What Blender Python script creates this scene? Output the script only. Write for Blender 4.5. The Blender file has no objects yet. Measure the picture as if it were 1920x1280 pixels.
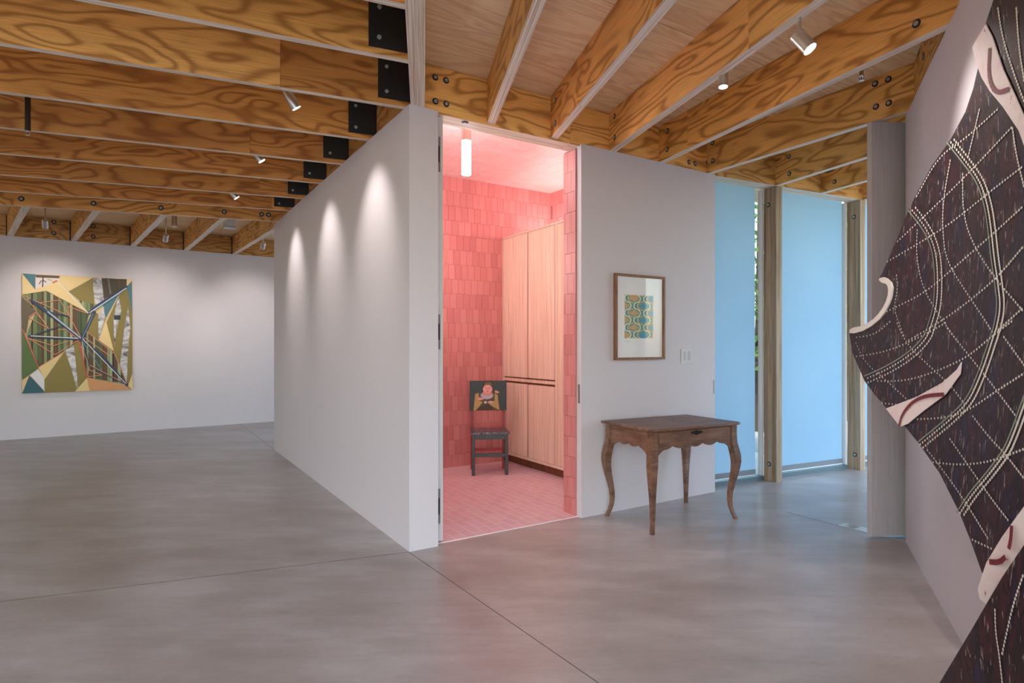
import bpy, bmesh, math, random
from mathutils import Vector, Matrix
from mathutils.geometry import delaunay_2d_cdt
random.seed(7)
# ------------------------------------------------------------------ camera, sky, sun, exposure
F, CX, CY, EYE = 1116.0, 960.0, 648.5, 1.35      # focal length and horizon measured in the 1920x1280 frame
sc = bpy.context.scene
COL = sc.collection
cam = bpy.data.cameras.new('camera'); camo = bpy.data.objects.new('camera', cam); COL.objects.link(camo)
cam.sensor_width = 36.0; cam.lens = 36.0*F/1920.0; cam.shift_y = (CY-640.0)/1920.0
camo.location = (0, 0, EYE); camo.rotation_euler = (math.pi/2, 0, 0); cam.clip_start = 0.02
sc.camera = camo
SKY_STRENGTH, SUN_STRENGTH, EXPOSURE = 0.72, 3.0, 0.56
world = bpy.data.worlds.new('world'); sc.world = world; world.use_nodes = True
wn_ = world.node_tree; wn_.nodes.clear()
_sky = wn_.nodes.new('ShaderNodeTexSky'); _sky.sky_type = 'NISHITA'; _sky.sun_disc = False
_sky.sun_elevation = math.radians(52); _sky.sun_rotation = math.radians(205); _sky.air_density = 1.2; _sky.dust_density = 1.6
_bg = wn_.nodes.new('ShaderNodeBackground'); _bg.inputs['Strength'].default_value = SKY_STRENGTH
_wo = wn_.nodes.new('ShaderNodeOutputWorld')
wn_.links.new(_sky.outputs[0], _bg.inputs[0]); wn_.links.new(_bg.outputs[0], _wo.inputs[0])
sun = bpy.data.lights.new('sun', 'SUN'); sun.energy = SUN_STRENGTH; sun.angle = math.radians(0.6); sun.color = (1, .95, .86)
suno = bpy.data.objects.new('sun', sun); COL.objects.link(suno)
_sd = Vector((-.26, -.56, .79)).normalized(); suno.rotation_euler = _sd.to_track_quat('Z', 'Y').to_euler()
vs = sc.view_settings; vs.view_transform = 'Standard'; vs.look = 'None'; vs.gamma = 1.0; vs.exposure = EXPOSURE; vs.use_curve_mapping = False

# ------------------------------------------------------------------ geometry helpers
def pz(u, v, z):
    "floor-plan point seen at pixel (u, v) at height z"
    Y = (z-EYE)*F/(CY-v); return Vector(((u-CX)/F*Y, Y, z))
def hit(u, v, p, n):
    d = Vector(((u-CX)/F, 1.0, (CY-v)/F)); o = Vector((0, 0, EYE))
    t = (Vector(p)-o).dot(n)/d.dot(n); return o+d*t
S0 = Vector((-.674, 3.906, 0))                     # corner of the long white wall
AD = Vector((math.cos(math.radians(32.2)), math.sin(math.radians(32.2)), 0)); BD = Vector((-AD.y, AD.x, 0))
def ab(a, b, z=0.0): return S0+AD*a+BD*b+Vector((0, 0, z))
W0 = Vector((1.893, 5.544, 0)); WD = Vector((math.cos(math.radians(25.7)), math.sin(math.radians(25.7)), 0)); WN = Vector((-WD.y, WD.x, 0))
H, DECK = 2.937, 3.245
def frame(o, x, z=Vector((0, 0, 1))):
    x = x.normalized(); y = z.cross(x).normalized(); z2 = x.cross(y)
    m = Matrix((x, y, z2)).transposed().to_4x4(); m.translation = o; return m
AB = frame(S0, AD)                                 # local axes of the pink room: x along the door wall, y into the room
WF = frame(W0, WD)                                 # local axes of the window wall
BW0, BW1 = Vector((-7.35, 8.5, 0)), Vector((-4.27, 10.66, 0)); BWD = (BW1-BW0).normalized(); BWF = frame(BW0, BWD)

class MB:
    def __init__(s): s.v = []; s.f = []; s.m = []
    def face(s, pts, mi=0):
        n = len(s.v); s.v += [tuple(p) for p in pts]; s.f.append(tuple(range(n, n+len(pts)))); s.m.append(mi); return s
    def box(s, x0, x1, y0, y1, z0, z1, mi=0, bottom=None):
        n = len(s.v)
        s.v += [(x, y, z) for z in (z0, z1) for y in (y0, y1) for x in (x0, x1)]
        for k, f in enumerate([(0, 2, 3, 1), (4, 5, 7, 6), (0, 1, 5, 4), (2, 6, 7, 3), (0, 4, 6, 2), (1, 3, 7, 5)]):
            s.f.append(tuple(n+i for i in f)); s.m.append(bottom if (k == 0 and bottom is not None) else mi)
        return s
    def prism(s, pts, y0, y1, mi=0):
        "outline in the local x-z plane (counter-clockwise seen from -y), extruded from y0 to y1"
        n = len(s.v); k = len(pts)
        s.v += [(p[0], y0, p[1]) for p in pts]+[(p[0], y1, p[1]) for p in pts]
        s.f.append(tuple(range(n, n+k))); s.f.append(tuple(range(n+2*k-1, n+k-1, -1))); s.m += [mi, mi]
        for i in range(k):
            j = (i+1) % k; s.f.append((n+i, n+k+i, n+k+j, n+j)); s.m.append(mi)
        return s
    def plate(s, pts, z0, z1, mi=0):
        "outline in x-y, extruded in z"
        n = len(s.v); k = len(pts)
        s.v += [(p[0], p[1], z0) for p in pts]+[(p[0], p[1], z1) for p in pts]
        s.f.append(tuple(range(n+k-1, n-1, -1))); s.f.append(tuple(range(n+k, n+2*k))); s.m += [mi, mi]
        for i in range(k):
            j = (i+1) % k; s.f.append((n+i, n+j, n+k+j, n+k+i)); s.m.append(mi)
        return s
    def lathe(s, prof, seg=20, mi=0, caps=True):
        "profile of (radius, z) about local z"
        n = len(s.v)
        for r, z in prof:
            s.v += [(r*math.cos(2*math.pi*k/seg), r*math.sin(2*math.pi*k/seg), z) for k in range(seg)]
        for i in range(len(prof)-1):
            for k in range(seg):
                q = (k+1) % seg; s.f.append((n+i*seg+k, n+i*seg+q, n+(i+1)*seg+q, n+(i+1)*seg+k)); s.m.append(mi)
        if caps:
            s.f.append(tuple(n+k for k in range(seg-1, -1, -1))); s.f.append(tuple(n+(len(prof)-1)*seg+k for k in range(seg))); s.m += [mi, mi]
        return s
    def sweep(s, path, sizes, ax, ay, mi=0):
        "square section swept along points; ax, ay section axes"
        n = len(s.v)
        for p, w in zip(path, sizes):
            for sx, sy in ((-1, -1), (1, -1), (1, 1), (-1, 1)):
                s.v.append(tuple(Vector(p)+ax*(sx*w/2)+ay*(sy*w/2)))
        for i in range(len(path)-1):
            for k in range(4):
                q = (k+1) % 4; s.f.append((n+i*4+k, n+i*4+q, n+i*4+4+q, n+i*4+4+k)); s.m.append(mi)
        e = n+(len(path)-1)*4; s.f += [(n+3, n+2, n+1, n), (e, e+1, e+2, e+3)]; s.m += [mi, mi]
        return s
    def mesh(s, name, mats, smooth=False, bevel=0):
        me = bpy.data.meshes.new(name); me.from_pydata(s.v, [], s.f)
        for m in mats: me.materials.append(m)
        me.polygons.foreach_set('material_index', s.m)
        bm = bmesh.new(); bm.from_mesh(me); bmesh.ops.recalc_face_normals(bm, faces=bm.faces)
        if bevel: bmesh.ops.bevel(bm, geom=list(bm.edges), offset=bevel, segments=2, affect='EDGES', profile=.5)
        bm.to_mesh(me); bm.free()
        if smooth:
            for p in me.polygons: p.use_smooth = True
            try: me.set_sharp_from_angle(angle=math.radians(38))
            except Exception: pass
        me.update(); return me
    def build(s, name, mats, parent=None, m=None, smooth=False, bevel=0, color=None):
        if not isinstance(mats, (list, tuple)): mats = [mats]
        return put(name, s.mesh(name, mats, smooth, bevel), parent, m, color)
def put(name, me, parent=None, m=None, color=None):
    o = bpy.data.objects.new(name, me); COL.objects.link(o)
    if parent is not None: o.parent = parent
    if m is not None: o.matrix_local = m
    if color: o.color = (*color, 1)
    return o
def tag(o, label=None, cat=None, group=None, kind=None):
    if label: o['label'] = label
    if cat: o['category'] = cat
    if group: o['group'] = group
    if kind: o['kind'] = kind
    return o
def thing(name, label, cat, m, group=None):
    return tag(put(name, None, None, m), label, cat, group)
def T(x, y, z): return Matrix.Translation((x, y, z))

# ------------------------------------------------------------------ materials
def lin(r, g, b):
    def f(c):
        c /= 255.0; return c/12.92 if c <= .04045 else ((c+.055)/1.055)**2.4
    return (f(r), f(g), f(b), 1)
class NT:
    def __init__(s, name):
        s.mat = bpy.data.materials.new(name); s.mat.use_nodes = True; s.t = s.mat.node_tree; s.t.nodes.clear()
        s.out = s.n('ShaderNodeOutputMaterial')
    def n(s, typ, **kw):
        x = s.t.nodes.new(typ)
        for k, v in kw.items(): setattr(x, k, v)
        return x
    def l(s, a, b): s.t.links.new(a, b)
    def val(s, x, sock):
        if hasattr(x, 'is_linked') or hasattr(x, 'links'): s.l(x, sock)
        else: sock.default_value = x
    def math(s, op, a, b=0.0, clamp=False):
        x = s.n('ShaderNodeMath', operation=op, use_clamp=clamp); s.val(a, x.inputs[0]); s.val(b, x.inputs[1]); return x.outputs[0]
    def noise(s, vec, scale, detail=2.0, rough=.5, dist=0.0):
        x = s.n('ShaderNodeTexNoise'); s.l(vec, x.inputs['Vector'])
        x.inputs['Scale'].default_value = scale; x.inputs['Detail'].default_value = detail; x.inputs['Roughness'].default_value = rough; x.inputs['Distortion'].default_value = dist
        return x.outputs['Fac']
    def mapping(s, scale=(1, 1, 1), off=None, coord='Object'):
        tc = s.n('ShaderNodeTexCoord'); m = s.n('ShaderNodeMapping'); s.l(tc.outputs[coord], m.inputs['Vector']); m.inputs['Scale'].default_value = scale
        m.inputs['Location'].default_value = (.37, .61, .43)
        if off is not None: s.l(off, m.inputs['Location'])
        return m.outputs[0]
    def ramp(s, fac, stops):
        r = s.n('ShaderNodeValToRGB'); s.l(fac, r.inputs[0]); e = r.color_ramp.elements
        while len(e) < len(stops): e.new(.5)
        for k, (p, c) in enumerate(stops): e[k].position = p; e[k].color = c
        return r.outputs[0]
    def mix(s, fac, a, b, typ='MIX'):
        x = s.n('ShaderNodeMix', data_type='RGBA', blend_type=typ); s.val(fac, x.inputs[0]); s.val(a, x.inputs[6]); s.val(b, x.inputs[7]); return x.outputs[2]
    def bsdf(s, col, rough=.5, metal=0.0, spec=.5, bump=None, bstr=.2, bdist=.01, emit=None, estr=0.0, coat=0.0):
        p = s.n('ShaderNodeBsdfPrincipled'); s.val(col, p.inputs['Base Color']); s.val(rough, p.inputs['Roughness'])
        p.inputs['Metallic'].default_value = metal; p.inputs['Specular IOR Level'].default_value = spec; p.inputs['Coat Weight'].default_value = coat
        if emit is not None: s.val(emit, p.inputs['Emission Color']); p.inputs['Emission Strength'].default_value = estr
        if bump is not None:
            b = s.n('ShaderNodeBump'); b.inputs['Strength'].default_value = bstr; b.inputs['Distance'].default_value = bdist; s.l(bump, b.inputs['Height']); s.l(b.outputs[0], p.inputs['Normal'])
        s.l(p.outputs[0], s.out.inputs[0]); return s.mat
    def seed(s, k=37.0):
        oi = s.n('ShaderNodeObjectInfo'); c = s.n('ShaderNodeCombineXYZ')
        a = s.math('MULTIPLY', oi.outputs['Random'], k); s.l(a, c.inputs[0]); b = s.math('MULTIPLY', oi.outputs['Random'], k*.73); s.l(b, c.inputs[2])
        return oi, c.outputs[0]
def plain(name, rgb, rough=.5, metal=0.0, spec=.5, emit=None, estr=0.0):
    t = NT(name); c = lin(*rgb); return t.bsdf(c, rough, metal, spec, emit=(c if emit is None and estr else emit), estr=estr)
def beam_wood():
    "veneer face of laminated beams: contour-like cathedral grain, fibres and knots; object colour tints each beam"
    t = NT('laminated_veneer_face'); oi, sd = t.seed()
    v = t.mapping((.85, .3, 3.1), sd)
    base = t.noise(v, 1.15, 2.2, .5, .35)
    vk = t.mapping((1.5, .3, 5.0), sd)
    vo = t.n('ShaderNodeTexVoronoi'); t.l(vk, vo.inputs['Vector']); vo.inputs['Scale'].default_value = .9
    kd = vo.outputs['Distance']
    pick = t.math('GREATER_THAN', vo.outputs['Color'], .42)
    swell = t.math('MULTIPLY', t.math('POWER', t.math('SUBTRACT', 1.0, t.math('MULTIPLY', kd, 2.6), True), 2.0), t.math('MULTIPLY', pick, .22))
    f = t.math('ADD', base, swell)
    rings = t.math('SINE', t.math('MULTIPLY', f, 70.0))
    r01 = t.math('MULTIPLY_ADD', rings, .5); t.t.nodes[-1].inputs[2].default_value = .5
    r01 = t.math('POWER', r01, 2.6)
    vf = t.mapping((3.0, 3.0, 150.0), sd); fib = t.noise(vf, 1.0, 3.0, .6)
    vb = t.mapping((.5, .2, 2.2), sd); blotch = t.noise(vb, 1.3, 3.0, .6)
    c = t.mix(t.math('MULTIPLY', r01, .72), lin(201, 152, 92), lin(128, 78, 34))
    c = t.mix(t.math('MULTIPLY', t.math('SUBTRACT', fib, .42, True), 1.3, True), c, lin(112, 66, 28))
    c = t.mix(t.math('MULTIPLY', t.math('SUBTRACT', blotch, .5, True), 1.6, True), c, lin(132, 78, 34))
    knot = t.math('MULTIPLY', t.math('SUBTRACT', 1.0, t.math('MULTIPLY', kd, 9.5), True), pick)
    c = t.mix(t.math('MULTIPLY', knot, 2.2, True), c, lin(44, 24, 12))
    c = t.mix(1.0, c, oi.outputs['Color'], 'MULTIPLY'); c = t.mix(1.0, c, (1.64, 1.9, 2.2, 1), 'MULTIPLY')
    return t.bsdf(c, .5, 0, .35, bump=fib, bstr=.12, bdist=.004)
def beam_edge():
    t = NT('laminated_veneer_edge'); oi, sd = t.seed()
    v = t.mapping((1.2, 190.0, 4.0), sd); s = t.noise(v, 1.0, 2.0, .55)
    v2 = t.mapping((16.0, 90.0, 4.0), sd); d = t.noise(v2, 1.0, 3.0, .7)
    c = t.ramp(s, [(.36, lin(196, 172, 148)), (.52, lin(234, 218, 200)), (.64, lin(244, 234, 220))])
    c = t.mix(t.math('MULTIPLY', t.math('GREATER_THAN', d, .71), .6), c, lin(84, 56, 36))
    return t.bsdf(c, .6, 0, .3)
def deck_wood():
    t = NT('roof_plywood'); oi, sd = t.seed()
    v = t.mapping((.55, 3.6, .5), sd); base = t.noise(v, 1.4, 3.0, .5, .8)
    r = t.math('POWER', t.math('MULTIPLY_ADD', t.math('SINE', t.math('MULTIPLY', base, 46.0)), .5), 1.8)
    for nd in t.t.nodes:
        if nd.type == 'MATH' and nd.operation == 'MULTIPLY_ADD': nd.inputs[2].default_value = .5
    vf = t.mapping((2.5, 60.0, 1.0), sd); fib = t.noise(vf, 1.0, 3.0, .6)
    c = t.mix(t.math('MULTIPLY', r, .6), lin(246, 222, 182), lin(222, 184, 140))
    c = t.mix(t.math('MULTIPLY', t.math('SUBTRACT', fib, .45, True), 1.4, True), c, lin(206, 162, 118))
    return t.bsdf(c, .55, 0, .3)
def concrete():
    t = NT('polished_concrete'); v = t.mapping((1, 1, 1)); vs_ = t.mapping((.7, 1.5, 1))
    big = t.noise(vs_, .7, 3.0, .55); mid = t.noise(vs_, 2.6, 6.0, .6); fine = t.noise(v, 45.0, 3.0, .6)
    c = t.ramp(big, [(.36, lin(158, 147, 140)), (.64, lin(200, 194, 194))]); c2 = t.ramp(mid, [(.34, lin(154, 143, 136)), (.5, lin(180, 172, 169)), (.66, lin(208, 203, 203))]); c = t.mix(.5, c, c2)
    st = t.noise(t.mapping((1.2, 9.0, 1.0)), 1.6, 5.0, .65, .5); c = t.mix(t.math('MULTIPLY', t.math('SUBTRACT', st, .5, True), 1.3, True), c, lin(134, 123, 116))
    c = t.mix(t.math('MULTIPLY', fine, .22), c, lin(124, 116, 112))
    ro = t.math('MULTIPLY_ADD', mid, .10); t.t.nodes[-1].inputs[2].default_value = .285
    return t.bsdf(c, ro, 0, .75, bump=fine, bstr=.012, bdist=.004)
def paint(name, rgb, rough=.6, spec=.3):
    t = NT(name); v = t.mapping((1, 1, 1)); n = t.noise(v, 140.0, 3.0, .6)
    c0 = lin(*rgb); c = t.mix(.03, c0, n, 'OVERLAY')
    return t.bsdf(c, rough, 0, spec, bump=n, bstr=.03, bdist=.002)
def tile_mat(name='glazed_rose_tile', a=(210, 136, 134), b=(194, 118, 118)):
    t = NT(name); oi, sd = t.seed()
    v = t.mapping((150.0, 150.0, 4.0), sd); s = t.noise(v, 1.0, 2.0, .5)
    c = t.mix(oi.outputs['Random'], lin(*a), lin(*b))
    c = t.mix(t.math('MULTIPLY', t.math('SUBTRACT', s, .5, True), .9, True), c, lin(230, 164, 160))
    return t.bsdf(c, .42, 0, .4)
def floor_tile_mat():
    t = NT('rose_floor_tile'); oi, sd = t.seed()
    v = t.mapping((14.0, 14.0, 4.0), sd); s = t.noise(v, 1.0, 3.0, .6)
    c = t.mix(oi.outputs['Random'], lin(236, 202, 208), lin(228, 190, 200))
    c = t.mix(t.math('MULTIPLY', t.math('SUBTRACT', s, .5, True), .8, True), c, lin(230, 204, 214))
    return t.bsdf(c, .38, 0, .4)
def oak(name, a, b, sx=(40.0, 40.0, 1.3), rough=.5):
    t = NT(name); oi, sd = t.seed(11.0)
    v = t.mapping(sx, sd); s = t.noise(v, 1.0, 3.0, .6, .3)
    v2 = t.mapping((sx[0]*4, sx[1]*4, sx[2]*6), sd); f = t.noise(v2, 1.0, 2.0, .6)
    c = t.ramp(s, [(.32, lin(*b)), (.62, lin(*a))]); c = t.mix(t.math('MULTIPLY', t.math('SUBTRACT', f, .5, True), 1.2, True), c, lin(*b))
    return t.bsdf(c, rough, 0, .35)
def walnut():
    t = NT('worn_walnut'); oi, sd = t.seed(9.0)
    v = t.mapping((3.0, 22.0, 22.0), sd); s = t.noise(v, 1.0, 4.0, .65, .6); v2 = t.mapping((2.5, 2.5, 2.5), sd); w = t.noise(v2, 1.6, 4.0, .6)
    c = t.ramp(s, [(.3, lin(80, 55, 43)), (.5, lin(114, 82, 65)), (.72, lin(144, 110, 90))])
    c = t.mix(t.math('MULTIPLY', t.math('SUBTRACT', w, .5, True), 1.7, True), c, lin(168, 130, 106))
    c = t.mix(t.math('MULTIPLY', t.math('SUBTRACT', .42, w, True), 2.2, True), c, lin(52, 30, 22))
    return t.bsdf(c, .42, 0, .45, bump=s, bstr=.15, bdist=.004)
def grey_stain():
    t = NT('grey_stained_timber'); v = t.mapping((120.0, 120.0, 2.2)); s = t.noise(v, 1.0, 3.0, .6, .3)
    c = t.ramp(s, [(.3, lin(184, 177, 182)), (.7, lin(200, 194, 199))]); return t.bsdf(c, .55, 0, .3, bump=s, bstr=.10, bdist=.004)
def shade_mat():
    t = NT('translucent_shade_fabric'); v = t.mapping((1, 1, 1)); n = t.noise(v, 1.1, 3.0, .55)
    c = t.mix(n, lin(202, 224, 239), lin(218, 236, 246))
    d = t.n('ShaderNodeBsdfDiffuse'); t.l(c, d.inputs[0]); tr = t.n('ShaderNodeBsdfTranslucent'); t.l(c, tr.inputs[0])
    m = t.n('ShaderNodeMixShader'); m.inputs[0].default_value = .85; t.l(d.outputs[0], m.inputs[1]); t.l(tr.outputs[0], m.inputs[2]); t.l(m.outputs[0], t.out.inputs[0]); return t.mat
def glass_mat(name='window_glass', refl=.06):
    t = NT(name); a = t.n('ShaderNodeBsdfTransparent'); a.inputs[0].default_value = (.93, .97, .96, 1) if name == 'window_glass' else (1, 1, 1, 1); g = t.n('ShaderNodeBsdfGlossy'); g.inputs['Roughness'].default_value = .03
    m = t.n('ShaderNodeMixShader'); m.inputs[0].default_value = refl; t.l(a.outputs[0], m.inputs[1]); t.l(g.outputs[0], m.inputs[2]); t.l(m.outputs[0], t.out.inputs[0]); return t.mat
def art_dark():
    t = NT('dark_painted_sheet'); v = t.mapping((1, 1, 1)); vs2 = t.mapping((7.0, 7.0, 1.5)); vst = t.mapping((95.0, 95.0, 15.0)); vst2 = t.mapping((60.0, 60.0, 26.0))
    a = t.noise(v, 2.6, 4.0, .6, .8); b = t.noise(vs2, 1.4, 4.0, .65, 1.2); s = t.noise(vst, 1.0, 2.0, .5, .6); s2 = t.noise(vst2, 1.0, 2.0, .5, .8)
    c = t.ramp(b, [(.3, lin(14, 12, 14)), (.42, lin(38, 22, 28)), (.5, lin(68, 26, 34)), (.56, lin(28, 20, 28)), (.64, lin(46, 32, 62)), (.74, lin(22, 36, 58))])
    c = t.mix(t.math('MULTIPLY', t.math('SUBTRACT', a, .48, True), 3.0, True), c, lin(54, 42, 36))
    c = t.mix(t.math('GREATER_THAN', s2, .6), c, lin(12, 11, 13))
    c = t.mix(t.math('MULTIPLY', t.math('GREATER_THAN', s, .66), .6), c, lin(176, 168, 156))
    return t.bsdf(c, .5, 0, .35)
def art_white():
    t = NT('stained_white_sheet'); v = t.mapping((1, 1, 1)); a = t.noise(v, 6.0, 4.0, .6, .8); vb = t.mapping((60, 60, 30)); b = t.noise(vb, 1.0, 2.0, .5)
    c = t.mix(t.math('MULTIPLY', t.math('SUBTRACT', a, .48, True), 1.8, True), lin(240, 226, 222), lin(214, 168, 178))
    c = t.mix(t.math('MULTIPLY', t.math('GREATER_THAN', b, .7), .8), c, lin(120, 40, 52)); return t.bsdf(c, .6)
def birch():
    t = NT('painted_birch_bark'); v = t.mapping((5, 5, 9)); n = t.noise(v, 1.2, 3.0, .6, .8); v2 = t.mapping((14, 14, 14)); m = t.noise(v2, 1.0, 4.0, .7, .8)
    c = t.ramp(n, [(.30, lin(60, 52, 48)), (.42, lin(150, 146, 146)), (.6, lin(206, 204, 206))]); c = t.mix(t.math('MULTIPLY', t.math('GREATER_THAN', m, .66), .5), c, lin(70, 76, 56)); return t.bsdf(c, .6)
def chair_trim():
    t = NT('black_paint_with_white_scallops'); tc = t.n('ShaderNodeTexCoord'); sp = t.n('ShaderNodeSeparateXYZ'); t.l(tc.outputs['Object'], sp.inputs[0])
    wv = t.math('ABSOLUTE', t.math('SINE', t.math('ADD', t.math('MULTIPLY', sp.outputs[2], 95.0), t.math('MULTIPLY', sp.outputs[0], 150.0))))
    wv2 = t.math('ABSOLUTE', t.math('SINE', t.math('SUBTRACT', t.math('MULTIPLY', sp.outputs[2], 95.0), t.math('MULTIPLY', sp.outputs[0], 150.0))))
    k = t.math('LESS_THAN', t.math('MULTIPLY', wv, wv2), .045)
    c = t.mix(t.math('MULTIPLY', k, .75), lin(16, 14, 16), lin(176, 168, 172)); return t.bsdf(c, .35)
def seat_mat():
    t = NT('painted_seat'); v = t.mapping((22, 22, 22)); n = t.noise(v, 1.0, 3.0, .6, 1.5); c = t.ramp(n, [(.38, lin(24, 20, 26)), (.5, lin(110, 100, 112)), (.58, lin(40, 34, 42)), (.68, lin(190, 176, 184))]); return t.bsdf(c, .35)
def leaf_mat():
    t = NT('tree_leaves'); oi = t.n('ShaderNodeObjectInfo'); v = t.mapping((1, 1, 1)); n = t.noise(v, 3.0, 3.0, .6); c = t.mix(n, lin(52, 84, 44), lin(128, 156, 84))
    d = t.n('ShaderNodeBsdfDiffuse'); t.l(c, d.inputs[0]); tr = t.n('ShaderNodeBsdfTranslucent'); t.l(c, tr.inputs[0]); m = t.n('ShaderNodeMixShader'); m.inputs[0].default_value = .4
    t.l(d.outputs[0], m.inputs[1]); t.l(tr.outputs[0], m.inputs[2]); t.l(m.outputs[0], t.out.inputs[0]); return t.mat
def brushed():
    t = NT('brushed_aluminium'); v = t.mapping((90, 90, 4)); n = t.noise(v, 1.0, 2.0, .5); r = t.math('MULTIPLY_ADD', n, .2); t.t.nodes[-1].inputs[2].default_value = .22; return t.bsdf(lin(214, 212, 208), r, 1.0)
WOOD, EDGE, DECKM, CONC = beam_wood(), beam_edge(), deck_wood(), concrete()
WHITE = paint('white_wall_paint', (206, 199, 204)); DOORW = paint('white_door_paint', (214, 212, 211), .45, .4)
TILE, FTILE, CTILE = tile_mat(), floor_tile_mat(), tile_mat('light_washed_ceiling_tile', (228, 182, 179), (218, 170, 168)); GROUT = paint('wall_grout', (160, 106, 106), .8, .2); FGROUT = paint('floor_grout', (252, 238, 238), .8, .2); PINKP = paint('rose_plaster', (218, 148, 146), .7, .2)  # ceiling tile is the rose tile paled, with strong light put in its colour
OAK = oak('pale_oak', (236, 208, 188), (214, 180, 158)); OAKD = oak('oak_shaded_recess', (132, 78, 56), (96, 54, 38))  # recess oak is darkened to carry the shade of gaps and plinth
POSTW = oak('weathered_post_timber', (176, 158, 134), (128, 104, 78), (26.0, 26.0, 1.0), .6)
WALNUT, STAIN, SHADE, GLASS, PICGLASS = walnut(), grey_stain(), shade_mat(), glass_mat(), glass_mat('picture_glass', .035)
ARTD, ARTW, BIRCH, TRIMM, SEATM, LEAF, ALU = art_dark(), art_white(), birch(), chair_trim(), seat_mat(), leaf_mat(), brushed()
STEEL = plain('black_steel_plate', (40, 40, 38), .5, .3); RECESS = plain('dark_recess', (30, 27, 24), .7); ZINC = plain('zinc_bolt', (158, 166, 166), .45, .35); CHROME = plain('chrome', (210, 212, 214), .18, 1.0)
SILLM = plain('teal_grey_sill', (92, 112, 120), .5, .2); GREYM = plain('grey_hinge_metal', (140, 136, 138), .4, .5); JOINT = plain('saw_cut_joint', (92, 84, 78), .9); BARM = plain('shade_bar_grey', (120, 126, 132), .5, .3); FRAMEW = plain('white_window_frame', (228, 236, 240), .4)
PLASTIC = plain('white_plastic', (196, 192, 198), .35); INK = plain('grey_lettering', (128, 126, 132), .6); FRAMEB = oak('brown_picture_frame', (146, 104, 74), (106, 70, 46), (60, 60, 6)); PAPER = plain('white_paper', (236, 234, 232), .8)
RED = plain('red_chair_paint', (176, 34, 32), .4); BLACK = plain('black_chair_paint', (14, 12, 12), .4); PIPE = plain('dark_brown_pipe', (46, 34, 28), .5, .2); BARK = plain('tree_bark', (74, 60, 48), .9)
LENS = plain('lit_spot_lens', (255, 244, 226), .4, emit=(1, .93, .82, 1), estr=9.0); TUBE = plain('lit_opal_glass', (255, 246, 236), .3, emit=(1, .96, .95, 1), estr=36.0); LED = plain('lit_added_strip', (255, 240, 225), .4, emit=(1, .96, .95, 1), estr=44.0)
GRASS = paint('pale_gravel', (150, 150, 140), .9, .1); PAVE = paint('pale_paving', (206, 202, 192), .8, .2)

# ------------------------------------------------------------------ floor, outdoor ground
_pl = [Vector((-12, -4.6, 0)), Vector((1.6, -4.6, 0)), Vector((3.4, 1.6, 0)), Vector((5.6, 5.2, 0)), W0+WD*5.0+WN*.30, W0-WD*.05+WN*.30, ab(3.05, 2.6), BW0+BWD*7.4+Vector((-BWD.y, BWD.x, 0))*.45, BW0-BWD*4.9+Vector((-BWD.y, BWD.x, 0))*.45]
PLAN = [(p.x, p.y) for p in _pl]                   # outline of the building
def in_plan(x, y):
    r = False
    for i in range(len(PLAN)):
        (ax, ay), (bx, by) = PLAN[i], PLAN[i-1]
        if (ay > y) != (by > y) and x < (bx-ax)*(y-ay)/(by-ay)+ax: r = not r
    return r
fl = tag(MB().plate(PLAN, -.2, 0).build('floor', CONC), 'grey polished concrete floor with saw-cut joints', None, None, 'structure')
def joint(p, q, w=.004):
    d = (q-p); m = frame(Vector((p.x, p.y, 0)), Vector((d.x, d.y, 0)))
    MB().box(0, d.length, -w/2, w/2, -.001, .0006).build('control_joint', JOINT, fl, m)
cS = ab(-.004, -.004)
joint(pz(-200, 1152, 0), cS); joint(cS, pz(1180, 1320, 0)); joint(pz(300, 680, 0), ab(0, 4.58)); joint(pz(1476, 960, 0), pz(1571, 985, 0))
tag(MB().box(-60, 60, -60, 60, -.5, -.22).build('outdoor_ground', GRASS), 'pale gravel ground outside the windows', None, None, 'structure')
tag(MB().box(-2, 2.2, 0, 1.4, -.22, -.12).build('paving', PAVE, None, frame(W0+WN*.6+WD*.3, WD)), 'pale paving strip outside the windows', None, None, 'structure')
# ------------------------------------------------------------------ roof deck: slab and plywood panels
ce = tag(MB().plate(PLAN, 3.262, 3.42).build('ceiling', DECKM), 'roof deck of plywood panels above the beams', None, None, 'structure')
pm = MB().box(.002, 2.436, .002, 1.216, 0, .012).mesh('panel', [DECKM])
for i in range(-4, 3):
    for j in range(-4, 9):
        a, b = i*2.44-.35+(1.22 if j % 2 else 0), -1.167+1.22*j
        c = ab(a+1.2, b+.6)
        if any(in_plan(q.x, q.y) for q in (c, ab(a, b), ab(a+2.44, b), ab(a, b+1.22), ab(a+2.44, b+1.22))): put('panel', pm, ce, AB @ T(a, b, DECK+.002))
# ------------------------------------------------------------------ white walls
WT = .208
HB = 2.9245                                        # underside of the notch that carries the door header
def weld(mb_):
    me = mb_.mesh('wall', [WHITE]); bm = bmesh.new(); bm.from_mesh(me); bmesh.ops.remove_doubles(bm, verts=bm.verts, dist=1e-5); bm.to_mesh(me); bm.free(); return me
wl = tag(put('wall_left', weld(MB().plate([(0, 0), (WT, 0), (WT, 4.56), (0, 4.56)], 0, HB).plate([(0, 0), (WT, 0), (WT, .0195), (.0595, .0195), (.0595, .1705), (WT, .1705), (WT, 4.56), (0, 4.56)], HB, H)), None, AB), 'long white partition wall washed by spotlights', None, None, 'structure')
A1, A2, REV = 1.439, 3.019, .058
wd = tag(put('wall_front', weld(MB().plate([(A1, 0), (A2, 0), (A2, .21), (A1, .21)], 0, HB).plate([(A1, 0), (A2, 0), (A2, .0195), (A1, .0195)], HB, H).plate([(A1, .1705), (A2, .1705), (A2, .21), (A1, .21)], HB, H)), None, AB), 'white wall behind the table, right of the pink room', None, None, 'structure')
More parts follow.
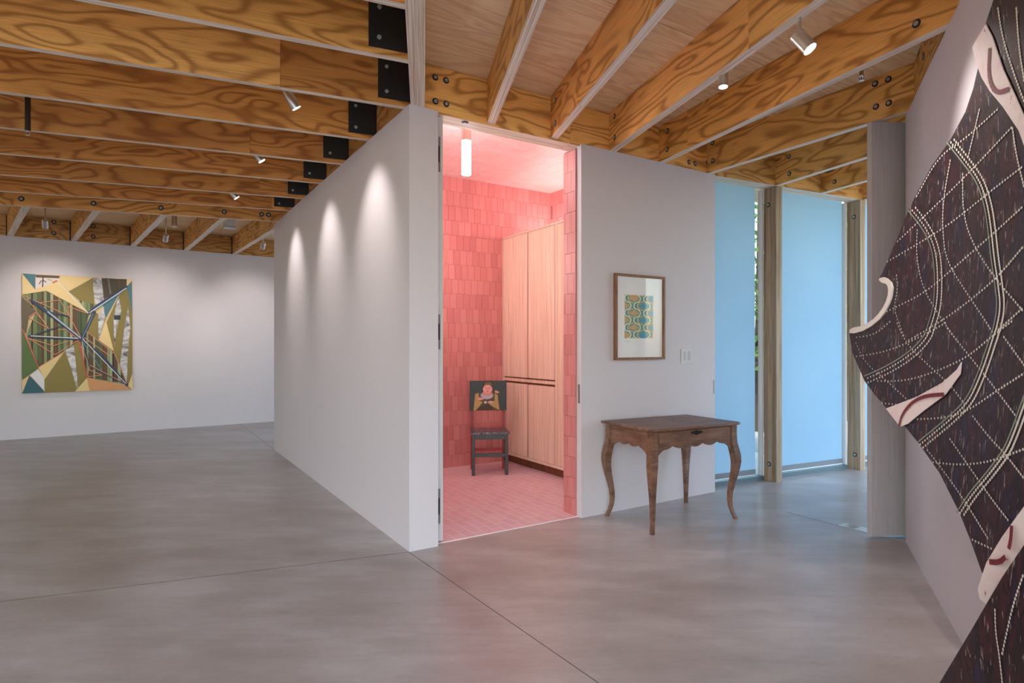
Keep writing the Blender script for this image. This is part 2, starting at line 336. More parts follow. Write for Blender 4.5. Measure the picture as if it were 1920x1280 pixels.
# latch plate on the reveal, edge pull at the far end
zA = lambda v, p: EYE+(CY-v)*p.y/F
pr = ab(A1, .03)
MB().box(-.002, .001, -.012, .012, -.075, .075).build('strike_plate', GREYM, wd, T(A1, .028, zA(738, pr)))
pe = ab(A2-.012, 0)
MB().box(-.009, .009, -.0025, .001, -.062, .062).build('edge_pull', GREYM, wd, T(A2-.014, 0, zA(725, pe)))
wb = tag(MB().box(-4.6, 7.4, 0, .2, 0, H).build('wall_back', WHITE, None, BWF), 'far white wall carrying the square painting', None, None, 'structure')
RC = Vector((2.717, 4.109, 0)); RD = Vector((-.432, -.902, 0)).normalized(); RF = frame(RC, RD); RN = Vector((-RF.col[1].x, -RF.col[1].y, 0))
wr = tag(MB().box(0, 3.3, 0, .16, 0, H).build('wall_right', WHITE, None, RF), 'white wall at the right carrying the dark wall sculpture', None, None, 'structure')
# wall stretch closing the window line at the right, out of sight behind the stained door
tag(MB().box(-7.4, 4.6, 0, .2, 0, H).build('wall_light_block_left', WHITE, None, frame(Vector((-11.8, 4.2, 0)), Vector((0, 1, 0))) @ Matrix.Rotation(0, 4, 'Z')), 'unseen white wall added to cut daylight from the left', None, None, 'structure')  # added out of view to cut ambient daylight from the left
tag(MB().box(-11.9, -7.2, -4.55, -4.35, 0, H).build('wall_light_block_rear', WHITE), 'unseen white wall added behind the viewer to cut daylight', None, None, 'structure')  # added out of view, part width, to cut daylight on the partition wall
tag(MB().box(3.68, 3.8, 2.2, 4.4, 0, H+.3).build('wall_light_block_side', WHITE), 'unseen white wall added to keep light off the stained door', None, None, 'structure')  # added to block daylight reaching the stained door from the right
tag(MB().box(2.06, 3.68, 2.2, 2.32, 0, H+.3).build('wall_light_block_end', WHITE), 'unseen white wall added to shut out light behind the right wall', None, None, 'structure')  # added with the side wall to shut out light behind the right wall
tag(MB().box(3.42, 5.0, 0, .2, 0, H).build('wall_far_right', WHITE, None, WF), 'white wall beyond the last window bay', None, None, 'structure')

# ------------------------------------------------------------------ beams
def cut(p, q, o, d):
    "where line p-q (plan) meets the line through o along d"
    r = q-p; den = r.x*d.y-r.y*d.x; t = ((o.x-p.x)*d.y-(o.y-p.y)*d.x)/den; return p+r*t
_bolts = {}
def bolt_mesh(r):
    k = round(r, 3)
    if k not in _bolts:
        b = MB(); seg = 16
        b.lathe([(r, -.0005), (r, .0015)], seg, 0); b.lathe([(r*.62, .0015), (r*.62, .007), (r*.5, .009)], 6, 1)
        _bolts[k] = b.mesh('bolt', [RECESS, ZINC])
    return _bolts[k]
FACE = Matrix.Rotation(math.pi/2, 4, 'X')          # turns a z-up disc so that it faces local -y
def add_bolt(parent, m_world, u, v, r=.022, off=0.0):
    n = Vector((m_world.col[1].x, m_world.col[1].y, 0)); p = hit(u, v, m_world.translation-n*off, n); q = m_world.inverted() @ p
    put('bolt', bolt_mesh(r), parent, T(q.x, -off, q.z) @ FACE); return q
def beam(name, label, p, q, w, tint, bolts=(), joints=(), z0=None, d=None, group=None, r=.022, m0=None, m1=None):
    "p, q: ends of the visible face's lower edge, left to right as seen; joints: (fraction, tint) of butt joints; m0, m1: plan direction of the face each end butts against"
    z0 = H if z0 is None else z0; d = (DECK-z0) if d is None else d
    p = Vector((p.x, p.y, z0)); q = Vector((q.x, q.y, z0)); m = frame(p, q-p); L = (q-p).length
    mi3 = m.to_3x3().inverted(); CLR = .0008
    def skew(dr):
        if dr is None: return 0.0
        l = mi3 @ Vector((dr.x, dr.y, 0)); return l.x/l.y*w
    s0, s1 = skew(m0), skew(m1); c0, c1 = (CLR if m0 is not None else 0), (CLR if m1 is not None else 0)
    root = thing(name, label, 'beam', m, group); x = 0; k = 0; cuts = list(joints)+[(1.0, None)]; t = tint
    for fr, nt in cuts:
        x1 = L*fr; xa, xb = x+(c0 if x == 0 else 0), x1-(.0015 if fr < 1 else c1); ka, kb = (s0 if x == 0 else 0), (s1 if fr == 1.0 else 0)
        bd = MB().box(0, 1, 0, w, 0, d, 0, 1); bd.v = [((xa+(ka if y else 0)) if q == 0 else (xb+(kb if y else 0)), y, z) for q, y, z in bd.v]
        bd.build('board', [WOOD, EDGE], root, None, color=t); x = x1
        if nt: t = nt
    for u, v in bolts: add_bolt(root, m, u, v, r)
    return root, m, L
def stretch(p, q, k): return q+(p-q).normalized()*k
# tie beam coming over the viewer, in line with the wall corner
G1, G2 = pz(769.7, 193.8, H), pz(758.8, 0, H)
gd = (G2-G1).normalized()
beam('spine_beam', 'pale-edged double beam running overhead from the white wall corner', G1-gd*.05, G2+gd*4.0, .094, (.95, .92, .88))
# headers
HW = .15
beam('door_header', 'wide beam with bolts above the doorway of the pink room', ab(.06, .02), ab(A2, .02), HW, (1.2, 1.08, .84),
     [(816.3, 189.8), (836.7, 194.8), (816, 145), (836.3, 150.7), (1292, 304), (1303.7, 306.6)], [(.435, (1.15, 1.02, .78))], z0=2.925)
sb = MB(); put('bolt', bolt_mesh(.024), bpy.data.objects['door_header'], T(*(lambda q: (q.x, q.y, -.001))(bpy.data.objects['door_header'].matrix_basis.inverted() @ pz(872, 229, 2.925))) @ Matrix.Rotation(math.pi, 4, 'X'))
beam('partition_header', 'curly-grained beam resting on the long white partition wall', ab(.055, 4.62), ab(.055, .172), .09, (.8, .66, .5))
# the frame of that beam has its visible face on the left: face looks toward -a
beam('window_header', 'beam over the two shaded windows beside the white wall', cut(W0, W0+WD, ab(A2+.001, 0), BD), W0+WD*5.0, .155, (.80, .72, .58), [], [(.163, (.82, .73, .58)), (.415, (.80, .70, .55))], m0=BD)
beam('right_wall_header', 'short beam seen above the right wall under the roof', RC+RD*.0-RN*.03, RC+RD*5.2-RN*.03, .09, (.86, .78, .6), [(1732, 106)])
beam('back_wall_header', 'beam along the top of the far white wall', BW0-BWD*4.4+Vector((0, 0, 0))-Vector((BWF.col[1].x, BWF.col[1].y, 0))*-.02, BW0+BWD*7.2+Vector((BWF.col[1].x, BWF.col[1].y, 0))*.02, .09, (.78, .68, .54),
     [(101, 416), (101, 437), (175, 423.5), (175, 443.5)], [(.45, (.72, .6, .46))], z0=H, r=.03)
# rafters over the right bay (fanned)
hdr = ab(0, .02); rw = RC-RN*.03
def rafter(label, e1, e2, w, tint, bolts, joints=(), end='wall', o=None, od=None, group='rafters fanning over the doorway'):
    p, q = pz(e1[0], e1[1], H), pz(e2[0], e2[1], H)
    p = cut(p, q, hdr if o is None else o, AD if od is None else od)
    if end == 'wall': q = cut(p, q, rw, RD)
    else: q = p+(q-p)*2.4                              # runs on behind the stained door
    return beam('rafter', label, p, q, w, tint, bolts, joints, group=group, m0=(AD if od is None else od), m1=(RD if end == 'wall' else None))
GOLD = (1.0, .88, .66); GOLD2 = (1.04, .9, .7)
rafter('rafter nearest the overhead double beam, leaning right over the doorway', (912.8, 232.5), (1000.3, 0), .059, (.92, .80, .58), [], end='wall')
rafter('second rafter over the doorway, ending above its right half', (1032, 259), (1244.7, 0), .06, (.98, .8, .56), [(1041.5, 188), (1041.5, 231)], [(.16, (.98, .78, .54))])
rafter('knotty golden rafter over the white wall, left of the lit ceiling spots', (1145.7, 280.9), (1528.4, 0), .06, GOLD2, [(1152, 218), (1152, 257.5)], [(.55, GOLD)])
rafter('golden rafter behind the lit ceiling spots, reaching the right wall', (1239.8, 302.5), (1774.8, 45.3), .06, (.98, .82, .58), [(1251, 245), (1251, 280), (1718.5, 44)], [(.16, (1.0, .82, .56))])
rafter('wavy-grained beam from the white wall corner to the stained door', (1330.6, 323.4), (1697, 209), .06, (.96, .86, .64), [(1322.8, 305), (1336.5, 301), (1336, 268), (1641, 157), (1665.6, 148.6), (1642.5, 200), (1666.5, 193)])
WG = 'rafters over the shaded windows'
rafter('two-bolt rafter above the first timber post by the windows', (1455.6, 347), (1622, 294.5), .06, (.92, .84, .66), [(1479.5, 293.5), (1480, 325.6)], end='', o=W0, od=WD, group=WG)
rafter('single-bolt rafter above the second shaded window', (1538.4, 361.7), (1622, 338.7), .06, (.92, .85, .68), [(1565, 340.5)], end='', o=W0, od=WD, group=WG)
p3 = W0+WD*2.12
beam('rafter', 'short rafter above the second timber post, mostly behind the stained door', p3, p3+(bpy.data.objects['rafter.006'].matrix_basis.col[0].xyz)*1.6, .06, (.86, .78, .6), group=WG, m0=WD)
# left bay: long beams ending in black steel plates
spine_o, spine_d = G1, gd
shd = ab(.055, 0)
LEFT = [
 # upper (near) edge left point, right point, end on, label, tint, plate left u, plate bolts, joints
 ((700, -6.0), (757, 7.0), 's', 'ceiling beam only just showing at the top edge, left bay', (.82, .62, .4), None, [], []),
 ((183, 0), (763.4, 111.7), 's', 'golden left-bay beam with the largest black plate, nearest the viewer', (.82, .66, .42), 691, [(711.4, 13.3), (711, 69.8)], []),
 ((0, 79.7), (758, 199.9), 's', 'two-tone left-bay beam, blond at its left end and dark after', (.98, .82, .58), 708.8, [(725, 125), (725, 171.4)], [(.815, (.70, .50, .31))]),
 ((0, 170.6), (689, 260.8), 'w', 'third left-bay beam, with the first spotlight in front of it', (.76, .54, .33), 653.2, [(667, 198), (667.2, 238.3)], []),
 ((0, 237.5), (640, 306.5), 'w', 'fourth left-bay beam, crossed by a dark sprinkler drop at its left', (.7, .49, .31), 606, [(619, 286.9)], [(.83, (.74, .51, .32))]),
 ((0, 286.6), (598, 342.5), 'w', 'fifth left-bay beam, just behind the sprinkler drop', (.74, .51, .31), 569, [(580.5, 325)], [(.965, (.80, .55, .33))]),
 ((0, 326.5), (561, 370.8), 'w', 'sixth left-bay beam, with dark stains near its left end', (.72, .5, .31), 539.6, [(549, 356.6)], [(.9, (.78, .53, .32))]),
 ((0, 357.6), (535, 393.5), 'w', 'seventh left-bay beam, the last one with a black plate', (.74, .5, .3), 514, [(523.4, 381.6)], [(.95, (.8, .55, .33))]),
 ((0, 383.1), (513, 414.5), 'w', 'eighth left-bay beam, bolted along its length, before the far bay', (.88, .68, .44), None, [], []),
]
LB = []
for (l, r_, kind, lab, tint, pu, pb, js) in LEFT:
    p, q = pz(l[0], l[1], H), pz(r_[0], r_[1], H)
    q2 = cut(p, q, spine_o, spine_d) if kind == 's' else cut(p, q, shd, BD)
    p2 = p+(p-q).normalized()*(2.2 if l[0] < 600 else 4.0)
    root, m, L = beam('ceiling_beam', lab, p2, q2, .045, tint, [(40, 372.5), (175.5, 381), (301.8, 389.5), (420.5, 397), (490.6, 401.5), (503.6, 402.5)] if 'eighth' in lab else [], js, group='long beams of the left bay', r=.03, m1=(spine_d if kind == 's' else BD))
    if pu:
        x0 = (m.inverted() @ hit(pu, 60, m.translation, Vector((m.col[1].x, m.col[1].y, 0)))).x
        pl = MB().box(x0, L-.004, -.006, 0, .034, DECK-H-.003).build('steel_plate', STEEL, root)
        for u, v in pb:
            n = Vector((m.col[1].x, m.col[1].y, 0)); qq = m.inverted() @ hit(u, v, m.translation-n*.006, n)
            put('bolt', MB().lathe([(.013, 0), (.013, .006), (.01, .008)], 6).mesh('bolt', [ZINC]), pl, T(qq.x, -.006, qq.z) @ FACE)
    LB.append((root, m, L))
# far bay: short joists from the eighth beam to the far wall
for k, (e1, e2, lab) in enumerate([((14, 439), (39, 390), 'pale-lit joist at the left picture edge, first of the far bay'), ((133.6, 449.6), (171.5, 398), 'pale-lit joist of the far bay, above the middle of the square painting'),
        ((244.7, 460), (298, 406), 'pale-lit joist of the far bay, just right of the square painting'), ((344.5, 468.4), (410, 412), 'pale-lit joist of the far bay, beside the small ceiling box'), ((434.5, 476.3), (513, 427.6), 'pale-lit joist of the far bay, next to the long white wall')]):
    p, q = pz(*e1, H), pz(*e2, H); n8 = LB[8][1]
    fo = BW0+Vector((BWF.col[1].x, BWF.col[1].y, 0))*.02
    p = cut(p, q, fo, BWD); q = cut(p, q, n8.translation+Vector((n8.col[1].x, n8.col[1].y, 0))*.045, Vector((n8.col[0].x, n8.col[0].y, 0)))
    root, m, L = beam('far_joist', lab, p, q, .075, (1.0, .9, .72), [], group='joists of the far bay', m0=BWD, m1=Vector((n8.col[0].x, n8.col[0].y, 0)))
    hg = MB().box(-.004, .06, -.009, 0, -.002, DECK-H-.02).build('joist_hanger', STEEL, root)
    for zz in (.06, .22): put('bolt', MB().lathe([(.01, 0), (.01, .006)], 6).mesh('bolt', [ZINC]), hg, T(.03, -.009, zz) @ FACE)

# ------------------------------------------------------------------ windows, posts, shades, outside trees
WH = H
def post(label, w0, bol):
    m = WF @ T(w0, 0, 0); root = thing('timber_post', label, 'post', m)
    MB().box(0, .04, 0, .15, 0, H-.002).build('board', POSTW, root, color=(1, 1, 1)); MB().box(.042, .08, 0, .15, 0, H-.002).build('board', POSTW, root)
    n = WD; L = T(0, 0, 0)
    for u, v in bol:
        p = hit(u, v, W0+WD*w0, WD); q = m.inverted() @ p
        put('bolt', bolt_mesh(.024), root, T(0, q.y, q.z) @ Matrix.Rotation(-math.pi/2, 4, 'Y'))
post('timber post between the two shaded windows', .803, [(1440.5, 384), (1442, 869.6)])
post('timber post at the right of the second window, by the stained door', 2.087, [(1601, 406.5), (1603, 852)])
def window(k, w0, w1, us, label, ub):
    "glass with white side frames; a translucent roller shade hangs inside it, leaving a clear slit at the right"
    g0 = .175
    wroot = tag(put('window_%d' % k, None, None, WF), 'tall window pane behind a translucent shade', None, None, 'structure')
    MB().box(w0, w1, g0, g0+.012, .043, WH-.01).build('pane', GLASS, wroot)
    MB().box(w1-.022, w1, g0-.02, g0+.03, 0, WH-.005).build('side_frame', FRAMEW, wroot)
    MB().box(w0, w1-.023, g0-.045, g0+.03, 0, .042).build('sill_rail', SILLM, wroot)
    sp = .145; wr_ = (WF.inverted() @ hit(us, 600, W0+WN*sp, WN)).x if us else w1-.1
    root = thing('roller_shade', label, 'shade', WF @ T(w0, sp, 0))
    MB().box(.012, wr_-w0, 0, .0012, .115, WH-.004).build('shade_fabric', SHADE, root)
    MB().box(.012, wr_-w0, -.008, .008, .066, .115).build('bottom_bar', BARM, root)
    MB().box(.012, wr_-w0, -.004, .004, .056, .066).build('seal_strip', FRAMEW, root)
window(1, -.02, .803, 1415.5, 'pale blue roller shade left of the timber post, by the table', 0)
window(2, .883, 2.087, 1578.5, 'pale blue roller shade between the two timber posts', 0)
window(3, 2.167, 3.42, None, 'pale blue roller shade hidden behind the stained door', 0)
def tree(x, y, h, r, label, n=1500):
    root = thing('garden_tree', label, 'tree', T(x, y, -.22), 'trees outside the windows')
    MB().lathe([(.14, 0), (.10, h*.35), (.05, h*.8)], 10).build('trunk', BARK, root, smooth=True)
    b = MB(); rnd = random.Random(int(x*100))
    for _ in range(n):
        t = rnd.random()*2*math.pi; ph = math.acos(2*rnd.random()-1); rr = r*(.45+.55*rnd.random()**.5)
        c = Vector((rr*math.sin(ph)*math.cos(t), rr*math.sin(ph)*math.sin(t), h*.55+rr*math.cos(ph)*h*.42/r))
        ax = Vector((rnd.gauss(0, 1), rnd.gauss(0, 1), rnd.gauss(0, 1))).normalized(); ay = ax.orthogonal().normalized(); s = .07+.08*rnd.random()
        b.face([c-ax*s, c+ay*s*.5, c+ax*s, c-ay*s*.5])
    tag(b.build('foliage', LEAF, root), kind='stuff')
tree(4.6, 11.0, 6.0, 1.15, 'leafy tree seen in the slit beside the first window shade')
tree(7.1, 12.6, 6.5, 1.15, 'leafy tree seen in the slit beside the second window shade')
tree(9.7, 12.0, 5.5, 1.15, 'leafy tree outside at the far right, behind the stained door')

# ------------------------------------------------------------------ pink room: lining, tiles, door leaf
PB, PR_, PC = 2.30, 2.81, 3.235
TWd, THt, GAP = .0813, .163, .0022
pbk = tag(MB().box(.25, PR_, PB, PB+.06, 0, PC).build('wall_pink_back', GROUT, None, AB), 'pink tiled back wall of the small room', None, None, 'structure')
tm = MB().box(GAP/2, TWd-GAP/2, -.007, 0, GAP/2, THt-GAP/2).mesh('tile', [TILE])
tmh = MB().box(GAP/2, TWd/2-GAP/2, -.007, 0, GAP/2, THt-GAP/2).mesh('tile', [TILE])
hid = MB(); rows = int(PC/THt)
for j in range(rows+1):
    z = PC-THt*(j+1)
    off = (0, .5, .25, .75)[j % 4]*TWd
    a = PR_-TWd+off*0; i = 0
    while a > .25:
        x = a-off
        seen = (x > 1.27) and (x < 2.08 or z > 2.55) and z > -.16
        if seen:
            if z < 0:
                hid.box(x+GAP/2, x+TWd-GAP/2, PB-.007, PB, 0.004, z+THt-GAP/2)
            else:
                put('tile', tm, pbk, T(x, PB-.0001+random.uniform(-.0008, .0004), z))
        elif z >= 0 and x > .25: hid.box(x+GAP/2, x+TWd-GAP/2, PB-.007, PB-.0001, z+GAP/2, z+THt-GAP/2)
        a -= TWd
    if off: hid.box(PR_-off+GAP/2, PR_-.002, PB-.007, PB-.0001, max(z, .003)+GAP/2, z+THt-GAP/2)
tag(hid.build('tile_field', TILE, pbk), kind='stuff')
prw = tag(MB().box(PR_, PR_+.06, .21, PB+.06, 0, PC).build('wall_pink_right', GROUT, None, AB), 'pink tiled side wall above the oak wardrobe', None, None, 'structure')
tr_ = MB().box(-.007, 0, GAP/2, TWd-GAP/2, GAP/2, THt-GAP/2).mesh('tile', [TILE])
for j in range(4):
    for i in range(25):
        put('tile', tr_, prw, T(PR_-.0001, PB-.008-TWd*(i+1)-(.04 if j % 2 else 0), PC-THt*(j+1)))
plw = tag(MB().box(WT, WT+.005, .21, PB, 0, PC).build('wall_pink_left', PINKP, None, AB), 'pink side wall behind the open white door', None, None, 'structure')
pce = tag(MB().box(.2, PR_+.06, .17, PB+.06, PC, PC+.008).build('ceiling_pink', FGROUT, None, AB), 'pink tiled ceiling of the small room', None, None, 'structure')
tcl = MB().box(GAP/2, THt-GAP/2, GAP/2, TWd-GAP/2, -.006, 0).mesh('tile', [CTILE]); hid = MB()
for i in range(16):
    for j in range(26):
        x, y = PR_-.008-THt*(i+1), PB-.009-TWd*(j+1)+(TWd/2 if i % 2 and j else 0)
        if y < .18: continue
        P = ab(x+.08, y+.04, PC); u = CX+P.x/P.y*F
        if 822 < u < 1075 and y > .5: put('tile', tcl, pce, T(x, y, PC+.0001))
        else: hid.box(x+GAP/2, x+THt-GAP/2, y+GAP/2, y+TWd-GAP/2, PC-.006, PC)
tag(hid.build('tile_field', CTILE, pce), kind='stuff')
pfl = tag(MB().box(WT, PR_, .045, PB, 0, .0040).build('floor_pink', FGROUT, None, AB), 'pink tiled floor of the small room', None, None, 'structure')
ft = MB().box(.0024, TWd-.0024, .0024, THt-.0024, 0, .003).mesh('tile', [FTILE]); hid = MB()
for i in range(32):
    x = PR_-TWd*(i+1); offs = THt/2 if i % 2 else 0
    if x < WT: continue
    for j in range(15):
        y = .045+THt*j-offs; y0, y1 = max(y, .045), min(y+THt, PB-.008)
        if y1-y0 < .01: continue
        P = ab(x+.04, y+.08); u = CX+P.x/P.y*F
        if y >= .045 and y+THt <= PB-.008 and 815 < u < 1085 and x < 2.17: put('tile', ft, pfl, T(x, y, .0014))
        else: hid.box(x+.0016, x+TWd-.0016, y0+.0016, y1-.0016, .0014, .0044)
tag(hid.build('tile_field', FTILE, pfl), kind='stuff')
# tiled return of the doorway (right jamb)
jm = tag(MB().box(A1-.004, A1, REV, .214, 0, 2.92).build('trim_1', GROUT, None, AB), 'tiled return at the right side of the doorway', None, None, 'structure')
for j in range(21):
    z = PC-THt*(j+1)
    if z > 2.92-.02 or z+THt < .02: continue
    z0, z1 = max(z, .003), min(z+THt, 2.92); c = [REV, REV+.055, REV+.055+TWd, .2145] if j % 2 else [REV, REV+.02, REV+.02+TWd, .2145]
    for y0, y1 in zip(c[:-1], c[1:]):
        MB().box(A1-.012, A1-.0035, y0+.0012, y1-.0012, z0+.0012, z1-.0012).build('tile', TILE, jm)
# door leaf standing open into the room
dl = tag(put('door_1', None, None, AB @ T(.219, .055, .014)), 'white door of the pink room standing open, seen edge-on', None, None, 'structure')
MB().box(0, .05, 0, 1.16, 0, 2.908).build('leaf', DOORW, dl)
for v in (290, 622, 948):
    z = EYE+(CY-v)*4.09/F-.014; hb = MB().box(.006, .03, -.0015, 0, -.12, .12).build('hinge', GREYM, dl, T(0, 0, z)); MB().box(.008, .024, -.003, -.0015, -.055, .055).build('hinge_slot', RECESS, hb)
# ------------------------------------------------------------------ oak wardrobe
CA, CZ0, CZ1, CB0, CB1 = 2.11, .10, 2.615, .26, PB-.009
cb = thing('oak_wardrobe', 'tall pale oak wardrobe with recessed grip rails in the pink room', 'wardrobe', AB)
def bof(u): return (AB.inverted() @ hit(u, 700, ab(CA, 0), AD)).y
b1, b2, b3 = bof(989.7), bof(1041), bof(1044.8)
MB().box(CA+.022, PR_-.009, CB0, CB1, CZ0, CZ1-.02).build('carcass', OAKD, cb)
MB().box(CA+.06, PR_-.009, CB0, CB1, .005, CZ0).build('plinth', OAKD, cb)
MB().box(CA-.002, PR_-.009, CB0, CB1, CZ1-.02, CZ1).build('top_panel', OAK, cb)
MB().box(CA-.001, CA+.022, CB0, CB1, CZ0, CZ0+.028).build('bottom_rail', OAK, cb)
MB().box(CA-.001, CA+.022, CB1-.02, CB1, CZ0+.029, CZ1-.021).build('stile', OAK, cb)
MB().box(CA-.001, CA+.022, b3, b2-.001, CZ0+.029, CZ1-.021).build('stile', OAK, cb)
MB().box(CA, CA+.022, b2, CB1-.021, .952, .985).build('grip_rail', OAK, cb)
g = .0065
for y0, y1 in ((b1, CB1-.022), (b2, b1)):
    MB().box(CA, CA+.02, y0+g, y1-g, 1.001, CZ1-.024).build('door', OAK, cb); MB().box(CA, CA+.02, y0+g, y1-g, CZ0+.031, .929).build('door', OAK, cb)
MB().box(CA, CA+.02, (b3+CB0)/2+g, b3-.003, CZ0+.031, CZ1-.024).build('door', OAK, cb); MB().box(CA, CA+.02, CB0, (b3+CB0)/2-g, CZ0+.031, CZ1-.024).build('door', OAK, cb)
for yy in (b1, b2, b3-.0015, (b3+CB0)/2): MB().box(CA+.0008, CA+.022, yy-.0062, yy+.0062, CZ0+.031, CZ1-.024).build('painted_seam_shade', OAKD, cb)  # solid dark strips in the door seams, painted as seam shade
# unseen light strip added on the wardrobe top to brighten wall and ceiling
tag(MB().box(2.60, 2.63, .4, PB-.1, CZ1, CZ1+.012).build('added_led_strip', LED, None, AB), 'slim unseen light strip added on top of the oak wardrobe', 'light strip')
# ------------------------------------------------------------------ tube pendants
def pendant(a, b, label, zb=2.775, zt=3.056):
    root = thing('tube_pendant', label, 'lamp', AB @ T(a, b, 0), 'tube lamps of the pink room')
    MB().lathe([(.0405, zt), (.0405, PC-.0065)], 24).build('metal_tube', ALU, root, smooth=True)
    MB().lathe([(.034, zb), (.039, zb+.006), (.039, zt-.0005)], 24).build('glass_tube', TUBE, root, smooth=True)
pendant(.81, .735, 'glowing tube lamp hanging near the top of the doorway'); pendant(.62, 1.5, 'long unseen tube lamp added to brighten the pink room', 1.9, 2.6)  # second, longer lamp is added out of view to fill the room with light
# ------------------------------------------------------------------ painted chair
def chair():
    p = pz(887.5, 892, 0); x = (pz(950, 891, 0)-p); x = Vector((x.x, x.y+.012, 0)); m = frame(p, x); m.translation.z = .0045
    root = thing('painted_chair', 'small folk-painted black and red chair with a portrait on its back', 'chair', m)
    Wd, Dp, t = .347, .32, .034
    for x0 in (0, Wd):
        MB().box(-t/2, t/2, -t/2, t/2, 0, .425).build('leg', TRIMM, root, T(x0, 0, 0), bevel=.003)
        MB().prism([(-t/2, 0), (t/2, 0), (t/2, .66), (-t/2, .66)], -t/2, t/2).build('leg', RED, root, T(x0, Dp, 0), bevel=.003)
        MB().prism([(-.006, 0), (.006, 0), (.006, .645), (-.006, .645)], -t/2-.001, -t/2).build('painted_stripe', TRIMM, root, T(x0, Dp, 0))
        MB().box(-t*.3, t*.3, t/2, Dp-t/2, .13, .155).build('stretcher', BLACK, root, T(x0, 0, 0)); MB().box(-t*.35, t*.35, t/2, Dp-t/2, .375, .424).build('seat_rail', RED, root, T(x0, 0, 0))
    MB().box(t/2, Wd-t/2, -.013, .013, .19, .228).build('stretcher', TRIMM, root); MB().box(t/2, Wd-t/2, -.013, .013, .372, .424).build('seat_rail', TRIMM, root)
    MB().box(t/2, Wd-t/2, Dp-.012, Dp+.012, .385, .424).build('seat_rail', RED, root); MB().box(t/2, Wd-t/2, Dp-.01, Dp+.01, .20, .225).build('stretcher', RED, root)
    st = MB().plate([(-.028, -.03), (Wd+.028, -.03), (Wd+.022, Dp-t/2-.003), (-.022, Dp-t/2-.003)], .425, .452).build('seat', SEATM, root, bevel=.004)
    MB().plate([(.06+.1*k+.02*math.sin(k), .10+.08*math.sin(k*1.3)) for k in (0, .6, 1.2, 2.0, 1.7, 1.0, .4)], .4525, .4532).build('painted_motif', plain('pink_motif', (226, 176, 176)), st)
    bp = MB().box(-.028, Wd+.028, Dp-t/2-.02, Dp-t/2-.002, .645, .965).build('backrest', BLACK, root, bevel=.002)
    y = Dp-t/2-.0205; yy = [0]
    def blob(nm, pts, rgb):
        yy[0] += .00035; b = MB(); b.prism(pts, y-yy[0]-.0003, y-yy[0]); return b.build(nm, plain('portrait_'+nm+'_%d' % int(yy[0]*1e5), rgb, .55), bp)
    def el(cx, cz, rx, rz, n=18, a0=0, a1=2*math.pi): return [(cx+rx*math.cos(a0+(a1-a0)*k/n), cz+rz*math.sin(a0+(a1-a0)*k/n)) for k in range(n if a1-a0 > 6 else n+1)]
    K = lambda px, py: (-.028+.403*(px-128)/417.0, .965-.32*(py-97)/348.0)   # pixel of the enlarged photo crop to the board
    Q = lambda L: [K(*q) for q in L][::-1]
    blob('gown', Q([(205, 250), (250, 225), (400, 225), (440, 260), (475, 443), (175, 443)]), (84, 70, 36))
    blob('skirt', Q([(270, 380), (350, 370), (400, 443), (205, 443)]), (66, 46, 24))
    blob('sleeve', Q([(190, 250), (225, 235), (240, 330), (275, 345), (235, 400), (195, 443), (172, 443)]), (176, 146, 88)); blob('sleeve', Q([(410, 240), (445, 265), (450, 340), (465, 443), (420, 420), (345, 370), (410, 330)]), (176, 146, 88))
    rr = []; cx, cz = K(322, 265)
    for k in range(28): a = 2*math.pi*k/28; s = 1.0 if k % 2 else .78; rr.append((cx+.078*s*math.cos(a), cz+.045*s*math.sin(a)-.004))
    blob('ruff', rr, (176, 172, 182))
    blob('neck', el(*K(325, 240), .05, .028), (206, 132, 124)); blob('hair', el(*K(330, 180), .062, .062), (58, 34, 24)); blob('face', el(*K(330, 195), .052, .05), (220, 156, 148)); blob('cap', el(*K(335, 145), .05, .042, 14, 0, math.pi), (34, 24, 18))
    for dz in (0, .012, .024): blob('cap_band', [(K(335, 145)[0]-.046+dz*.6, K(0, 143)[1]+dz), (K(335, 145)[0]+.046-dz*.6, K(0, 143)[1]+dz), (K(335, 145)[0]+.046-dz*.6, K(0, 143)[1]+dz+.003), (K(335, 145)[0]-.046+dz*.6, K(0, 143)[1]+dz+.003)], (196, 168, 92))
    for ex in (312, 350): blob('eye', el(*K(ex, 180), .007, .0035, 10), (60, 40, 44))
    blob('nose', Q([(331, 185), (338, 212), (322, 212)]), (196, 124, 118)); blob('mouth', el(*K(330, 224), .011, .004, 10), (170, 52, 60))
    blob('hand', el(*K(250, 308), .032, .014), (216, 150, 142)); blob('hand', el(*K(365, 348), .032, .014), (216, 150, 142)); blob('cuff', el(*K(305, 348), .016, .014), (190, 184, 186))
    blob('bird', Q([(405, 215), (430, 208), (468, 232), (440, 245), (420, 240)]), (206, 150, 96))
chair()
